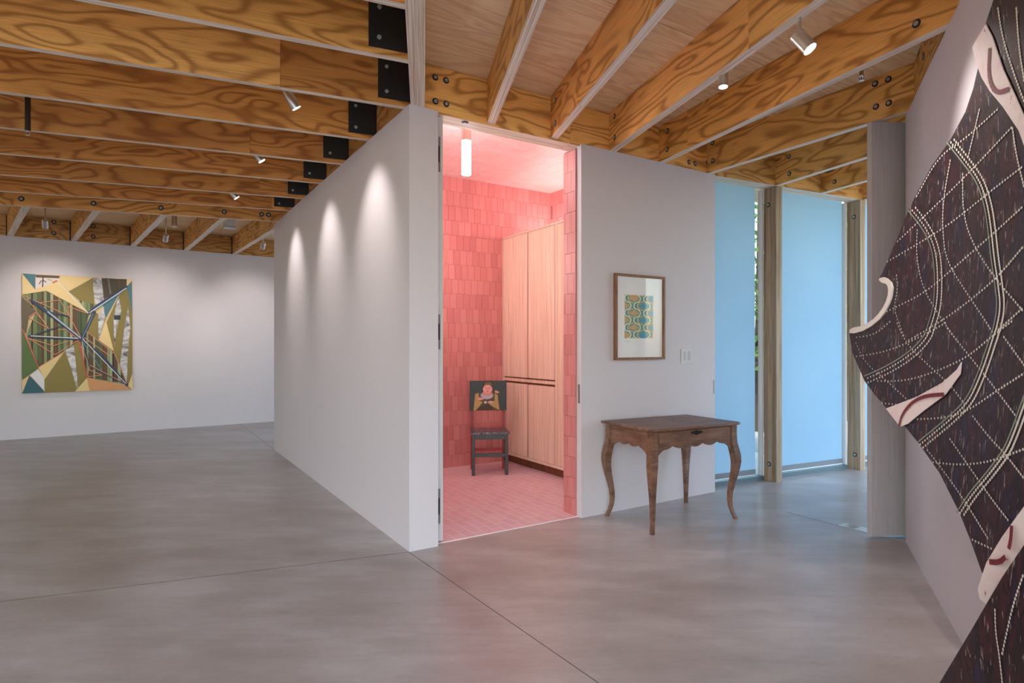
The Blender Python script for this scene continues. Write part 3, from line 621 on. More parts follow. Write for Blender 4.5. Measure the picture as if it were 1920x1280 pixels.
# ------------------------------------------------------------------ side table
def table():
    A = AB; tl, tf, trr = pz(1108, 789.5, .757), pz(1222, 805.5, .757), pz(1390.5, 791, .757)
    x = (trr-tf); x.z = 0; m = frame(Vector((tf.x, tf.y, 0)), x); Wd, Dp = .915, .60
    root = thing('side_table', 'brown wooden table with curved legs and scalloped apron by the white wall', 'table', m)
    c = .035; top = [(c, 0), (Wd*.5, -.016), (Wd-c, 0), (Wd-.006, .012), (Wd, c), (Wd, Dp), (0, Dp), (0, c), (.006, .012)]
    b = MB(); b.plate(top, .737, .757); b.build('table_top', WALNUT, root, bevel=.005)
    ins = .055; t0 = .056
    for cx, cy in ((ins, ins), (Wd-ins, ins), (ins, Dp-ins), (Wd-ins, Dp-ins)):
        ox, oy = (-1 if cx < Wd/2 else 1), (-1 if cy < Dp/2 else 1); od = Vector((ox, oy, 0)).normalized()
        zs = [.7365, .66, .60, .55, .50, .45, .39, .33, .27, .21, .15, .10, .05, .02, 0]
        offs = [0, 0, .004, .016, .028, .033, .028, .016, .002, -.010, -.014, -.009, .006, .022, .030]
        sz = [t0, t0, t0, .059, .060, .056, .049, .043, .037, .033, .030, .027, .025, .026, .027]
        path = []; sizes = []
        for k in range(len(zs)-1):
            for s in range(3):
                f = s/3; path.append(Vector((cx, cy, zs[k]*(1-f)+zs[k+1]*f))+od*(offs[k]*(1-f)+offs[k+1]*f)); sizes.append(sz[k]*(1-f)+sz[k+1]*f)
        path.append(Vector((cx, cy, 0))+od*offs[-1]); sizes.append(sz[-1])
        lo = MB().sweep(path, sizes, Vector((1, 0, 0)), Vector((0, 1, 0))).build('leg', WALNUT, root, smooth=True)
    def apron(x0, x1, y0, y1, lo, hi, waves, along):
        L = (x1-x0) if along == 'x' else (y1-y0); pts = [(0, .7365), (0, .55)]
        pts = []; N = 72
        for k in range(N+1):
            t = k/N; e = min(t, 1-t)*L
            z = lo+(hi-lo)*(1-abs(math.sin(math.pi*waves*t))**.8)*.55
            if e < .09: z = min(z, .54+(lo+.012-.54)*min(1, (e/.09))**.55) if e < .09 else z
            pts.append((t*L, z))
        pts = pts+[(L, .7365), (0, .7365)]
        b = MB().prism(pts, 0, .02)
        mm = T(x0, y0, 0) if along == 'x' else T(x0, y0, 0) @ Matrix.Rotation(math.pi/2, 4, 'Z') @ T(0, -.0, 0)
        return b.build('apron', WALNUT, root, mm)
    h = t0/2
    fa = apron(ins+h, Wd-ins-h, ins-h+.006, 0, .597, .645, 5, 'x')
    apron(ins+h, Wd-ins-h, Dp-ins+h-.026, 0, .60, .645, 5, 'x')
    apron(ins-h+.026, 0, ins+h, Dp-ins-h, .60, .645, 4, 'y'); apron(Wd-ins+h-.006, 0, ins+h, Dp-ins-h, .60, .645, 4, 'y')
    dr = MB().box(.012, Wd-2*ins-2*h-.02, -.008, 0, .645, .727).build('drawer', WALNUT, root, T(ins+h, ins-h+.006, 0), bevel=.003)
    xm = (Wd-2*ins-2*h)/2
    esc = [(xm-.055, .712), (xm-.06, .700), (xm-.03, .694), (xm, .684), (xm+.03, .694), (xm+.06, .700), (xm+.055, .712), (xm+.02, .716), (xm, .722), (xm-.02, .716)]
    MB().prism(esc[::-1], -.011, -.008).build('keyhole_plate', plain('dark_iron', (36, 32, 30), .5, .6), dr)
table()
# ------------------------------------------------------------------ pictures
def homography(src):
    "maps points inside quad src (TL, TR, BR, BL) to the unit square"
    (x0, y0), (x1, y1), (x2, y2), (x3, y3) = src
    import numpy as np
    A = []; B = []
    for (x, y), (X, Y) in zip(src, [(0, 1), (1, 1), (1, 0), (0, 0)]):
        A += [[x, y, 1, 0, 0, 0, -X*x, -X*y], [0, 0, 0, x, y, 1, -Y*x, -Y*y]]; B += [X, Y]
    h = np.linalg.solve(np.array(A, float), np.array(B, float))
    def f(x, y): w = h[6]*x+h[7]*y+1; return ((h[0]*x+h[1]*y+h[2])/w, (h[3]*x+h[4]*y+h[5])/w)
    return f
_pc = {}
def pigment(rgb):
    if rgb not in _pc: _pc[rgb] = plain('paint_%02x%02x%02x' % rgb, rgb, .65)
    return _pc[rgb]
class Paint:
    "flat painted shapes stacked a hair apart on a picture surface, one mesh"
    def __init__(s, hom, w, h): s.h, s.w, s.ht, s.mb, s.mats, s.k = hom, w, h, MB(), [], 0
    def mi(s, m):
        if m not in s.mats: s.mats.append(m)
        return s.mats.index(m)
    def poly(s, pts, m):
        if not hasattr(m, 'node_tree'): m = pigment(m)
        s.k += 1; y = -.00012*s.k; q = [s.h(*p) for p in pts]
        q = [Vector((min(max(x, 0), 1)*s.w, min(max(z, 0), 1)*s.ht)) for x, z in q]
        try: vs_, es, fs, *_ = delaunay_2d_cdt(q, [], [list(range(len(q)))], 1, 1e-6)
        except Exception: return
        for f in fs: s.mb.face([(vs_[i].x, y, vs_[i].y) for i in f], s.mi(m))
    def line(s, pts, wd, m):
        for a, b in zip(pts[:-1], pts[1:]):
            a, b = Vector(a), Vector(b); d = (b-a)
            if d.length < 1e-6: continue
            d.normalize(); n = Vector((-d.y, d.x))*wd/2; a2, b2 = a-d*wd*.2, b+d*wd*.2
            s.poly([a2+n, b2+n, b2-n, a2-n], m)
def clipx(poly, x0, x1):
    def half(P, k, lim):
        out = []
        for i in range(len(P)):
            a, b = P[i-1], P[i]; ia, ib = k*(a[0]-lim) >= 0, k*(b[0]-lim) >= 0
            if ia != ib: t = (lim-a[0])/(b[0]-a[0]); out.append((lim, a[1]+t*(b[1]-a[1])))
            if ib: out.append(b)
        return out
    r = half(poly, 1, x0)
    return half(r, -1, x1) if len(r) > 2 else []
def painting():
    q = [(41, 512), (248.8, 523.7), (247.8, 730.4), (40.7, 737)]
    n = Vector((BWF.col[1].x, BWF.col[1].y, 0)); P = [hit(u, v, BW0-n*.045, n) for u, v in q]
    zt, zb = (P[0].z+P[1].z)/2, (P[2].z+P[3].z)/2; L = [BWF.inverted() @ p for p in P]; x0, x1 = (L[0].x+L[3].x)/2, (L[1].x+L[2].x)/2; w, h = x1-x0, zt-zb
    root = thing('square_painting', 'large square painting of angular shards, birch trunks and green stripes', 'painting', BWF @ T(x0, -.045, zb))
    MB().box(0, w, 0, .043, 0, h).build('canvas', pigment((206, 182, 134)), root)
    p = Paint(homography([(100, 105), (1085, 160), (1080, 1140), (98, 1172)]), w, h)
    TAN, OLV, TEAL, DT, GRN, GO, ORG = (222, 194, 138), (134, 118, 62), (74, 116, 126), (48, 92, 104), (86, 108, 62), (100, 88, 70), (204, 146, 98)
    p.poly([(105, 105), (225, 115), (218, 248)], TEAL); p.poly([(222, 118), (437, 128), (430, 180), (330, 215), (222, 245)], (214, 202, 196)); p.poly([(222, 118), (437, 128), (434, 150), (225, 142)], (92, 72, 58))
    p.line([(290, 130), (285, 225)], 12, (86, 62, 46)); p.line([(255, 200), (270, 175), (300, 172), (315, 185)], 8, (70, 60, 56)); p.line([(375, 190), (412, 172)], 16, (206, 108, 72)); p.line([(330, 160), (370, 170)], 10, (180, 170, 90))
    p.poly([(437, 128), (735, 145), (515, 268), (430, 180)], TAN); p.poly([(735, 145), (745, 380), (615, 350), (515, 268)], OLV)
    p.poly([(970, 290), (1035, 225), (1085, 480), (1085, 1010), (1040, 1105), (910, 790), (845, 510), (750, 450), (690, 620), (780, 700)], OLV)
    p.poly([(750, 450), (845, 510), (915, 800), (680, 620)], OLV)
    p.poly([(740, 145), (1035, 160), (1030, 225), (770, 385), (750, 360), (735, 240)], BIRCH); p.poly([(810, 150), (1035, 160), (1030, 225), (830, 340)], (74, 64, 50)); p.line([(870, 160), (890, 290)], 14, (120, 112, 104)); p.line([(960, 160), (970, 240)], 12, (96, 70, 48)); p.line([(915, 160), (925, 270)], 9, (58, 74, 52))
    p.poly([(1035, 160), (1085, 165), (1035, 215)], TAN); p.poly([(1080, 175), (1085, 480), (1035, 225)], TEAL); p.poly([(970, 280), (845, 510), (820, 390)], TEAL)
    p.poly([(780, 480), (830, 400), (835, 520), (780, 700)], BIRCH); p.poly([(845, 515), (915, 795), (780, 705)], TAN); p.poly([(960, 290), (985, 440), (940, 620), (920, 770), (915, 500)], BIRCH); p.poly([(918, 480), (978, 480), (975, 520), (918, 520)], (40, 56, 60))
    p.poly([(1045, 400), (1065, 600), (1050, 720), (1040, 850), (1030, 1090), (965, 960), (985, 800), (1010, 600)], BIRCH)
    G = [(42, 74, 48), (120, 146, 104), (64, 96, 60), (30, 40, 30), (154, 168, 128), (52, 86, 58), (84, 66, 46), (96, 128, 84)]
    rnd = random.Random(3)
    for poly in ([(105, 295), (320, 265), (685, 460), (695, 470), (640, 690), (250, 940), (150, 680), (140, 650), (220, 460)], [(610, 350), (765, 385), (700, 465)], [(615, 705), (680, 620), (910, 800), (1035, 1105), (1000, 1085), (675, 1030)]):
        p.poly(poly, (40, 60, 40)); x = min(a for a, _ in poly)
        while x < max(a for a, _ in poly):
            wd_ = rnd.uniform(9, 26); c = clipx(poly, x, x+wd_)
            if len(c) > 2: p.poly(c, rnd.choice(G))
            c = clipx(poly, x+wd_, x+wd_+3)
            if len(c) > 2: p.poly(c, (150, 84, 56))
            x += wd_+3
    p.poly([(100, 305), (225, 450), (165, 490), (140, 640), (100, 600)], GO); p.poly([(100, 610), (245, 945), (100, 1050)], GRN); p.poly([(105, 115), (215, 250), (320, 262), (105, 295)], TAN); p.poly([(225, 250), (430, 180), (690, 460), (320, 262)], TAN)
    p.poly([(480, 795), (300, 1050), (248, 945)], TAN); p.poly([(480, 800), (555, 1000), (585, 1125), (570, 1160), (305, 1165), (300, 1050)], OLV); p.poly([(485, 790), (560, 740), (600, 900), (585, 1125), (545, 980)], BIRCH); p.poly([(560, 740), (605, 700), (675, 1035), (600, 1110)], OLV)
    p.poly([(675, 1035), (700, 1150), (570, 1160)], TAN); p.poly([(675, 1030), (1035, 1110), (1060, 1140), (700, 1150)], ORG); p.poly([(165, 1015), (305, 1165), (100, 1172)], DT); p.poly([(100, 1055), (165, 1015), (105, 1165)], TAN); p.poly([(245, 955), (300, 1040), (298, 1150), (170, 1010)], (216, 212, 214)); p.poly([(1080, 1000), (1085, 1140), (1040, 1105)], TAN)
    SAL, NAV, WHT, SKY = (214, 138, 108), (46, 62, 92), (222, 224, 226), (110, 138, 168)
    for L_ in ([(105, 300), (520, 485), (510, 400), (690, 465)], [(150, 330), (340, 600), (170, 500)], [(165, 495), (220, 455), (320, 555)], [(155, 680), (395, 830), (600, 700)], [(170, 685), (380, 750), (520, 705)], [(250, 370), (440, 345), (520, 480), (625, 680)], [(420, 605), (490, 605), (600, 690)], [(610, 720), (700, 925), (680, 1020)], [(680, 625), (930, 830), (1035, 1100)], [(660, 680), (880, 840)], [(700, 920), (1000, 1080)], [(690, 960), (810, 1010), (680, 1025)], [(250, 940), (480, 800)]): p.line(L_, 6, SAL)
    p.line([(105, 600), (250, 945)], 9, (206, 92, 84)); p.line([(605, 705), (680, 1035)], 9, (200, 70, 70))
    for L_, w_ in (([(1035, 225), (770, 395), (690, 465)], 22), ([(745, 445), (630, 690)], 26), ([(180, 340), (310, 440), (625, 690)], 24), ([(160, 665), (610, 690)], 20), ([(630, 690), (830, 860), (1035, 1105)], 20), ([(340, 450), (520, 490)], 12), ([(220, 650), (440, 580)], 10), ([(640, 700), (700, 930), (1000, 1085)], 8)): p.line(L_, w_, NAV)
    for L_ in ([(1030, 238), (700, 458)], [(430, 190), (690, 462)], [(330, 448), (622, 682)], [(180, 662), (600, 684)], [(640, 690), (1020, 1085)]): p.line(L_, 6, WHT)
    for L_ in ([(1022, 250), (740, 440)], [(640, 712), (810, 970)], [(320, 430), (600, 655)], [(735, 470), (640, 680)]): p.line(L_, 6, SKY)
    p.mb.build('painted_shards', p.mats, root, T(0, -.0006, 0))
painting()
def print_():
    n = -BD; fr = frame(ab(0, 0), AD); d0 = .032
    P = [AB.inverted() @ hit(u, v, ab(0, -d0), BD) for u, v in [(1155.5, 511), (1247.8, 519.5), (1246.8, 673), (1154, 675.4)]]
    x0, x1 = (P[0].x+P[3].x)/2, (P[1].x+P[2].x)/2; zt, zb = (P[0].z+P[1].z)/2, (P[2].z+P[3].z)/2; w, h = x1-x0, zt-zb
    root = thing('framed_print', 'brown-framed print of interlocking wavy bands above the table', 'picture', AB @ T(x0, -d0, zb)); t = .02
    for nm, bx in (('frame_rail', (0, w, 0, d0-.001, 0, t)), ('frame_rail', (0, w, 0, d0-.001, h-t, h)), ('frame_rail', (0, t, 0, d0-.001, t, h-t)), ('frame_rail', (w-t, w, 0, d0-.001, t, h-t))): MB().box(*bx).build(nm, FRAMEB, root)
    pp = MB().box(t, w-t, .018, .024, t, h-t).build('paper', PAPER, root)
    MB().box(t, w-t, .008, .0095, t, h-t).build('glass', PICGLASS, root)
    H_ = homography([(147, 142), (706, 190), (702, 1108), (137, 1118)])
    p = Paint(H_, w, h); q0, q1, q2, q3 = (262, 380), (585, 398), (580, 870), (255, 872)
    def Z(s, t_): a = Vector(q0).lerp(Vector(q1), s); b = Vector(q3).lerp(Vector(q2), s); return tuple(a.lerp(b, t_))
    p.poly([q0, q1, q2, q3], (74, 146, 176)); p.poly([Z(0, 0), Z(.5, 0), Z(.5, 1), Z(0, 1)], (206, 158, 104))
    def snake(cx, amp, ph, off, wd_, col):
        pts = []
        for k in range(97):
            t_ = k/96; s_ = math.sin(2*math.pi*(3*t_+ph)); s_ = math.copysign(abs(s_)**.55, s_); pts.append((min(max(cx+amp*s_+off, .012), .988), t_))
        L_ = [Vector((a, b)) for a, b in pts]; nn = []
        for i, c in enumerate(L_):
            d = L_[min(i+1, 96)]-L_[max(i-1, 0)]; d = Vector((d.x*.66, d.y)).normalized(); nn.append(Vector((-d.y/.66, d.x))*wd_)
        for i in range(96):
            quad = [L_[i]+nn[i], L_[i+1]+nn[i+1], L_[i+1]-nn[i+1], L_[i]-nn[i]]
            p.poly([Z(min(max(a.x, 0), 1), min(max(a.y, 0), 1)) for a in quad], col)
            p.k -= 1
        p.k += 1
    for cx, ph in ((.17, .5), (.5, 0), (.84, .5)):
        snake(cx, .115, ph, 0, .066, (130, 170, 120)); snake(cx, .115, ph, .012, .045, (66, 136, 166)); snake(cx, .115, ph, -.058, .011, (236, 232, 176)); snake(cx, .115, ph, .056, .012, (226, 184, 92))
    for k in range(6): p.line([(258+k*11, 903+(k % 2)*3), (266+k*11, 905)], 3, (140, 138, 142))
    p.mb.build('wave_print', p.mats, pp, T(0, .0175, 0))
print_()
# ------------------------------------------------------------------ switch plate and outlet
def wallrect(u0, v0, u1, v1):
    a = AB.inverted() @ hit(u0, v0, ab(0, 0), BD); b = AB.inverted() @ hit(u1, v1, ab(0, 0), BD); return a.x, b.x, b.z, a.z
x0, x1, z0, z1 = wallrect(1276.5, 654, 1296.5, 680.5)
sp_ = thing('keypad_switch', 'white keypad switch plate with two columns of tiny lettering', 'switch', AB @ T(x0, -.006, z0)); MB().box(0, x1-x0, 0, .006, 0, z1-z0).build('plate', PLASTIC, sp_, bevel=.001)
for cxx in (.30, .72):
    for k in range(7):
        w_ = (x1-x0)*(.10+.04*((k*3+int(cxx*10)) % 3)); zc = (z1-z0)*(.78-.09*k)
        MB().box((x1-x0)*cxx-w_, (x1-x0)*cxx+w_, -.0008, 0, zc-.0022, zc+.0022).build('button', INK, sp_)
x0, x1, z0, z1 = wallrect(1282.5, 848, 1292.5, 876)
sp_ = thing('power_outlet', 'white double power outlet low on the wall behind the table', 'outlet', AB @ T(x0, -.006, z0)); MB().box(0, x1-x0, 0, .006, 0, z1-z0).build('plate', PLASTIC, sp_, bevel=.001)
for zc in (.3, .7):
    so = MB().box((x1-x0)*.22, (x1-x0)*.78, -.002, 0, (z1-z0)*zc-.014, (z1-z0)*zc+.014).build('socket', PLASTIC, sp_)
    for xx in (.4, .6): MB().box((x1-x0)*xx-.0015, (x1-x0)*xx+.0015, -.0028, -.002, (z1-z0)*zc-.004, (z1-z0)*zc+.007).build('slot', RECESS, so)
# ------------------------------------------------------------------ stained pivot door and its floor plate
dc = pz(1635.5, 1006, .012)
dm = frame(Vector((2.524, 4.177, .012)), Vector((1, .095, 0)))
sd_ = tag(put('door_2', None, None, dm), 'thick grey-stained timber door standing open beside the right wall', None, None, 'structure')
MB().box(0, 1.05, 0, .048, 0, 2.915).build('leaf', STAIN, sd_, bevel=.002); MB().box(.9, .98, .005, .04, -.012, 0).build('pivot', GREYM, sd_)
f0, f1, f2 = pz(1571, 984.8, 0), pz(1624.4, 998, 0), pz(1585, 980, 0)
fp = thing('floor_plate', 'thin bright metal plate let into the floor by the stained door', 'floor plate', frame(f0, f1-f0)); dd = (frame(f0, f1-f0).inverted() @ f2)
MB().plate([(0, 0), (.62, 0), (.62, dd.y), (dd.x, dd.y)], .0002, .0022).build('plate', ALU, fp); MB().plate([(.03, .012), (.11, .012), (.12, dd.y-.012), (.04, dd.y-.012)], .0022, .003).build('cover', CHROME, fp)
# ------------------------------------------------------------------ wall sculpture: curved painted sheets standing off the right wall
def c1(x, y): return (1560+x/2.0, y/2.0)
def c2(x, y): return (1560+x/1.8833, 600+y/1.8833)
RWO = RC; RFi = RF.inverted()
SO, SE = Vector((1.985, 3.5, 0)), Vector((1.60, 1.90, 0)); SN = Vector(((SE-SO).y, -(SE-SO).x, 0)).normalized()   # the sheets splay out from the wall at their far edge
def bulge(t, z): return .045*math.sin(z*2.1+.4)+.03*math.sin(t*2.6)
def bulge2(t, z): return .07+.05*math.sin(z*3.0)+.02*math.sin(t*3.0)
def onsheet(u, v, fn, off=0.0):
    s = 0.0
    for _ in range(10):
        p = hit(u, v, SO+SN*(s+off), SN); q = RFi @ p; s = fn(q.x, p.z)
    return q
def chaikin(P, n=2, closed=True):
    for _ in range(n):
        Q = []
        for i in range(len(P) if closed else len(P)-1):
            a, b = Vector(P[i]), Vector(P[(i+1) % len(P)]); Q += [tuple(a*.75+b*.25), tuple(a*.25+b*.75)]
        P = Q if closed else [P[0]]+Q+[P[-1]]
    return P
def sheet(name, outline, fn, mat, parent, off=0.0, th=.004, step=34, lab=None):
    xs = [p[0] for p in outline]; ys = [p[1] for p in outline]; V = [Vector(p) for p in outline]; n = len(V)
    def inside(x, y):
        r = False
        for i in range(n):
            a, b = V[i], V[i-1]
            if (a.y > y) != (b.y > y) and x < (b.x-a.x)*(y-a.y)/(b.y-a.y)+a.x: r = not r
        return r
    extra = []; x = min(xs)+step/2
    while x < max(xs):
        y = min(ys)+step/2
        while y < max(ys):
            if inside(x, y): extra.append(Vector((x, y)))
            y += step
        x += step
    vo, eo, fo, *_ = delaunay_2d_cdt(V+extra, [], [list(range(n))], 1, 1e-5)
    fr = [onsheet(p.x, p.y, fn, off) for p in vo]; bk = [Vector((q.x, q.y+th, q.z)) for q in fr]; N = len(vo); me = MB()
    me.v = [tuple(q) for q in fr+bk]; cnt = {}
    for f in fo:
        me.f += [tuple(f), tuple(N+i for i in reversed(f))]; me.m += [0, 0]
        for i in range(len(f)):
            e = (f[i], f[(i+1) % len(f)]); cnt[e] = 1
    for (a, b) in list(cnt):
        if (b, a) not in cnt: me.f.append((b, a, N+a, N+b)); me.m.append(0)
    o = me.build(name, mat, parent, smooth=True); return o
sculpt = thing('wall_sculpture', 'huge dark painted cut-out with white dotted grid standing off the right wall', 'sculpture', RF)
dark = [c1(605, 0), c1(590, 45), c1(575, 90), c1(548, 252), c1(530, 330), c1(500, 420), c1(440, 530), c1(375, 620), c1(320, 720), c1(290, 780), c1(250, 880), c1(190, 1020), c1(178, 1042), c1(228, 1062), c1(226, 1120), c1(190, 1185), c1(130, 1232), c1(65, 1250),
        c2(62, 55), c2(72, 115), c2(115, 215), c2(155, 268), c2(200, 320), c2(260, 378), c2(310, 440), c2(380, 540), c2(450, 680), c2(490, 780), c2(530, 893), c2(545, 862), c2(600, 775), c2(690, 655)]
edgeR = [(2010, 890), (2080, 700), (2090, 400), (2050, 150), (1990, -40), (1900, -80)]
sheet('main_sheet', dark+edgeR, bulge, ARTD, sculpt)
sheet('white_sheet', [c1(575, 92), c1(600, 140), c1(640, 260), c1(690, 370), c1(725, 450), c1(735, 590), c1(700, 490), c1(640, 400), c1(590, 340), c1(560, 290), c1(545, 250), c1(525, 178)], bulge, ARTW, sculpt, .006, .003, 14)
sheet('white_sheet', [c2(190, 312), c2(300, 270), c2(390, 220), c2(440, 175), c2(456, 148), c2(452, 190), c2(400, 262), c2(320, 322), c2(268, 365), c2(240, 376)], bulge, ARTW, sculpt, .006, .003, 14)
sheet('white_rim', chaikin([c1(172, 1044), c1(198, 1037), c1(228, 1066), c1(222, 1120), c1(190, 1185), c1(130, 1236), c1(65, 1254), c1(66, 1230), c1(120, 1220), c1(165, 1188), c1(198, 1142), c1(212, 1095), c1(206, 1064), c1(184, 1060)], 1), bulge, plain('cream_rim', (236, 230, 222), .6), sculpt, .006, .01, 20)
sheet('white_sheet', [c2(545, 855), c2(600, 765), c2(690, 640), c2(720, 720), c2(680, 800), c2(600, 915), c2(547, 1003), c2(522, 985), c2(514, 950), c2(532, 893)], bulge2, ARTW, sculpt, .0, .003, 20)
sheet('lower_sheet', [c2(547, 998), c2(600, 908), c2(690, 775), (1990, 1000), (2060, 1100), (2080, 1400), (1700, 1400), c2(380, 1280), c2(440, 1180), c2(500, 1080)], lambda t, z: bulge2(t, z)+.03, ARTD, sculpt, .0, .004, 34)
SNL = RFi.to_3x3() @ SN
def dotted(lines, fn, off, r0, sp, mb, mi=0):
    for L_ in lines:
        P = chaikin(L_, 2, False); acc = 0.0
        for a, b in zip(P[:-1], P[1:]):
            a, b = Vector(a), Vector(b); d = (b-a).length
            if d < 1e-6: continue
            t = sp-acc
            while t <= d:
                p = a+(b-a)*(t/d); q = onsheet(p.x, p.y, fn, off); dv = (b-a).normalized(); q2 = onsheet(p.x+dv.x*2, p.y+dv.y*2, fn, off)
                e = (q2-q).normalized(); nrm = e.cross(SNL).normalized()
                mb.face([q+e*r0*math.cos(k*math.pi/3)*1.15+nrm*r0*.8*math.sin(k*math.pi/3) for k in range(6)], mi); t += sp
            acc = d-(t-sp)
def ribbon(L_, fn, off, w, mb):
    P = [onsheet(*p, fn, off) for p in chaikin(L_, 2, False)]
    for a, b in zip(P[:-1], P[1:]):
        d = (b-a)
        if d.length < 1e-6: continue
        d.normalize(); n = d.cross(SNL).normalized()*w/2; mb.face([a+n, b+n, b-n, a-n])
B1 = [c1(*p) for p in ((445, 520), (500, 590), (560, 670), (590, 760), (605, 860), (615, 960), (630, 1060), (640, 1150), (625, 1230))]+[c2(*p) for p in ((580, 50), (555, 130), (530, 200), (490, 290), (430, 350), (370, 400), (315, 445))]
B2 = [c1(*p) for p in ((300, 775), (345, 830), (380, 890), (400, 960), (405, 1060), (400, 1150), (380, 1220))]+[c2(*p) for p in ((340, 70), (280, 130), (200, 180), (120, 215))]
B3 = [c2(*p) for p in ((700, 260), (678, 320), (650, 400), (620, 470), (560, 550), (500, 620), (455, 690))]
def shifted(L_, k):
    out = []
    for i, p in enumerate(L_):
        d = Vector(L_[min(i+1, len(L_)-1)])-Vector(L_[max(i-1, 0)]); d.normalize(); out.append((p[0]-d.y*k, p[1]+d.x*k))
    return out
mb = MB(); bands = []
for B in (B1, B2, B3): bands += [shifted(B, 4), shifted(B, -4)]
dotted(bands, bulge, .003, .0066, 5.8, mb)
singles1 = [[(555, 400), (510, 590)], [(628, 403), (500, 520), (400, 585), (315, 740)], [(680, 470), (540, 620), (400, 760), (240, 910)], [(675, 470), (690, 580), (720, 700)], [(445, 590), (415, 760), (415, 880), (430, 980), (500, 1090), (560, 1180), (605, 1250)], [(490, 640), (490, 790), (520, 900), (600, 1030), (720, 1170)],
    [(720, 620), (590, 720), (480, 810), (380, 880), (200, 985)], [(720, 770), (600, 880), (450, 1010), (345, 1100), (200, 1170)], [(720, 920), (620, 1040), (500, 1140), (400, 1210), (280, 1280)], [(320, 850), (315, 960), (340, 1080), (400, 1180), (470, 1280)], [(720, 1150), (620, 1240)], [(240, 1020), (247, 1080), (230, 1160), (270, 1260)], [(620, 20), (640, 150), (690, 300), (720, 380)], [(690, 20), (700, 180), (720, 300)]]
singles2 = [[(75, 62), (150, 52), (205, 5)], [(75, 130), (200, 110), (330, 50), (400, 10)], [(150, 215), (260, 215), (370, 180), (480, 130), (560, 60), (640, 0)], [(80, 70), (115, 150), (200, 220), (270, 285)], [(225, 0), (260, 80), (330, 150), (420, 230), (470, 300)], [(400, 20), (480, 120), (560, 220), (650, 340)], [(290, 350), (400, 345), (480, 320), (580, 250), (690, 180)],
    [(345, 500), (450, 512), (560, 500), (690, 450)], [(330, 450), (400, 540), (470, 640), (550, 770)], [(410, 410), (500, 540), (570, 640), (625, 710)], [(490, 330), (560, 420), (610, 470), (690, 575)], [(485, 770), (570, 810)], [(600, 50), (690, 175)], [(165, 292), (230, 298)]]
dotted([[c1(*p) for p in L_] for L_ in singles1]+[[c2(*p) for p in L_] for L_ in singles2], bulge, .003, .0056, 6.4, mb)
dotted([[c2(575, 1010), c2(577, 1100), c2(590, 1180), c2(602, 1290)], [c2(678, 890), c2(640, 1000), c2(615, 1110), c2(600, 1180)]], lambda t, z: bulge2(t, z)+.03, .003, .005, 7.5, mb)
tag(mb.build('dotted_lines', plain('white_dots', (226, 222, 208), .6), sculpt), kind='stuff')
PGL, CRM = plain('pale_green_line', (142, 156, 136), .6), plain('crimson_stroke', (122, 34, 48), .6)
for B in (B1, B2, B3): mb = MB(); ribbon(shifted(B, 10), bulge, .003, .006, mb); mb.build('green_line', PGL, sculpt)
for L_, f_ in (([c1(590, 180), c1(584, 290), c1(612, 352), c1(662, 334)], bulge), ([c2(236, 374), c2(245, 335), c2(280, 290), c2(330, 266), c2(395, 262)], bulge), ([c2(555, 853), c2(590, 856), c2(612, 836)], bulge2), ([c2(634, 725), c2(632, 770), c2(624, 808)], bulge2)): mb = MB(); ribbon(L_, f_, .010, .016, mb); mb.build('crimson_stroke', CRM, sculpt)
# ------------------------------------------------------------------ ceiling spotlights, pipes, sensors
def spot(label, pos, target, power, angle=64, stem_z=DECK, rad=.033, length=.13, blend=1.0, color=(1, .92, .87), group='aluminium ceiling spotlights'):
    pos, target = Vector(pos), Vector(target); d = (target-pos).normalized()      # pos: centre of the lens
    root = thing('ceiling_spotlight', label, 'spotlight', T(*pos), group)
    rot = (-d).to_track_quat('Z', 'Y').to_matrix().to_4x4()
    body = MB().lathe([(rad, .0), (rad, length-.006), (rad*.86, length)], 24).build('body', ALU, root, rot, smooth=True)
    MB().lathe([(rad*.9, -.0012), (rad*.9, .0)], 24).build('lens', LENS, body)
    piv = rot @ Vector((0, 0, length*.72)); top = stem_z-pos.z
    if top > piv.z: MB().lathe([(.006, piv.z), (.006, top-.008)], 10).build('stem', ALU, root, T(piv.x, piv.y, 0), smooth=True); MB().lathe([(.045, top-.008), (.045, top)], 20).build('canopy', ALU, root, T(piv.x, piv.y, 0))
    li = bpy.data.lights.new('spot_light', 'SPOT'); li.energy = power; li.spot_size = math.radians(angle); li.spot_blend = blend; li.shadow_soft_size = .03; li.color = color
    lo = bpy.data.objects.new('spot_light', li); COL.objects.link(lo); lo.parent = root; lo.matrix_local = rot @ T(0, 0, -.012)
def at(u, v, Y): return Vector(((u-CX)/F*Y, Y, EYE+(CY-v)*Y/F))
PS = 33
spot('aluminium spotlight under the left-bay beams, nearest the white wall corner', at(556, 203, 4.12), ab(0, .66, 2.15), PS)
spot('second spotlight along the long white wall, under the fourth left-bay beam', at(491, 302, 5.25), ab(0, 1.9, 2.15), PS)
spot('third and farthest spotlight along the long white wall', at(444, 371, 6.4), ab(0, 3.3, 2.15), PS)
bwp = lambda u, v: hit(u, v, BW0, Vector((BWF.col[1].x, BWF.col[1].y, 0)))
spot('small spotlight above the left half of the square painting', at(85, 426, 7.55), bwp(95, 590), 62, 62)
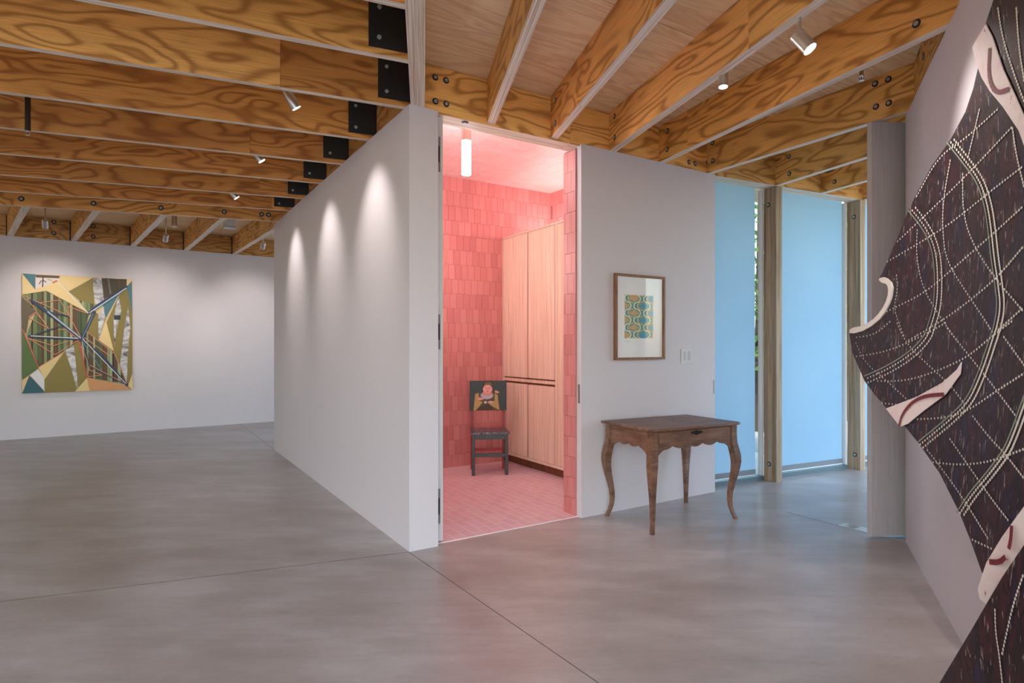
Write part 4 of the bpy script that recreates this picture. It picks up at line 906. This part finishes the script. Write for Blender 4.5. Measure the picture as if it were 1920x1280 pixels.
spot('small spotlight hanging on a thin stem right of the square painting', at(310, 451, 8.0), bwp(290, 600), 62, 62)
spot('small spotlight hanging next to the long white wall, far bay', at(492, 466, 8.9), bwp(465, 610), 52, 62)
spot('large lit spotlight under the right bay, near the top edge', at(1519, 92, 2.85), at(1850, 440, 2.45), 34, 95, rad=.034, length=.11)
spot('small lit spotlight pointing down between two golden rafters', at(1356, 163, 3.5), at(1352, 420, 3.45), 26, 70, rad=.027, length=.10)
def sprinkler(label, p, zt, pipe=None):
    root = thing('sprinkler_head', label, 'sprinkler', T(*p))
    if pipe: MB().lathe([(.017, .03), (.017, zt-p[2])], 12).build('drop_pipe', pipe, root, smooth=True)
    MB().lathe([(.014, .022), (.016, .026), (.012, .04), (.012, (zt-p[2]) if not pipe else .05)], 12).build('collar', CHROME, root, smooth=True)
    for s in (-1, 1): MB().sweep([Vector((s*.010, 0, .024)), Vector((s*.014, 0, .012)), Vector((s*.008, 0, .002))], [.004, .004, .004], Vector((1, 0, 0)), Vector((0, 1, 0))).build('frame_arm', CHROME, root)
    MB().lathe([(.003, .002), (.003, .024)], 8).build('bulb', RED, root); MB().lathe([(.017, -.001), (.017, .001)], 14).build('deflector', CHROME, root)
sprinkler('small chrome sprinkler head under the right-bay rafters', at(1615, 151, 3.62), DECK)
sprinkler('dark sprinkler drop pipe with chrome head, left edge of the left bay', at(52, 253, 4.22), DECK, PIPE)
def hang_box():
    p = at(327, 424, 8.35); root = thing('ceiling_tube_lamp', 'short aluminium tube lamp under the far-bay deck', 'lamp', T(p.x, p.y, p.z)); MB().lathe([(.034, 0), (.034, DECK-p.z-.001)], 20).build('tube', ALU, root, smooth=True); MB().lathe([(.035, -.006), (.035, 0)], 20).build('rim', FRAMEW, root)
    p = at(430, 428, 8.6); root = thing('ceiling_box', 'small white sensor box under the far-bay deck', 'sensor', frame(p, AD)); MB().box(-.07, .07, -.07, .07, .02, DECK-p.z-.002).build('housing', FRAMEW, root); MB().box(-.08, .08, -.08, .08, 0, .02).build('cover', PLASTIC, root)
hang_box()
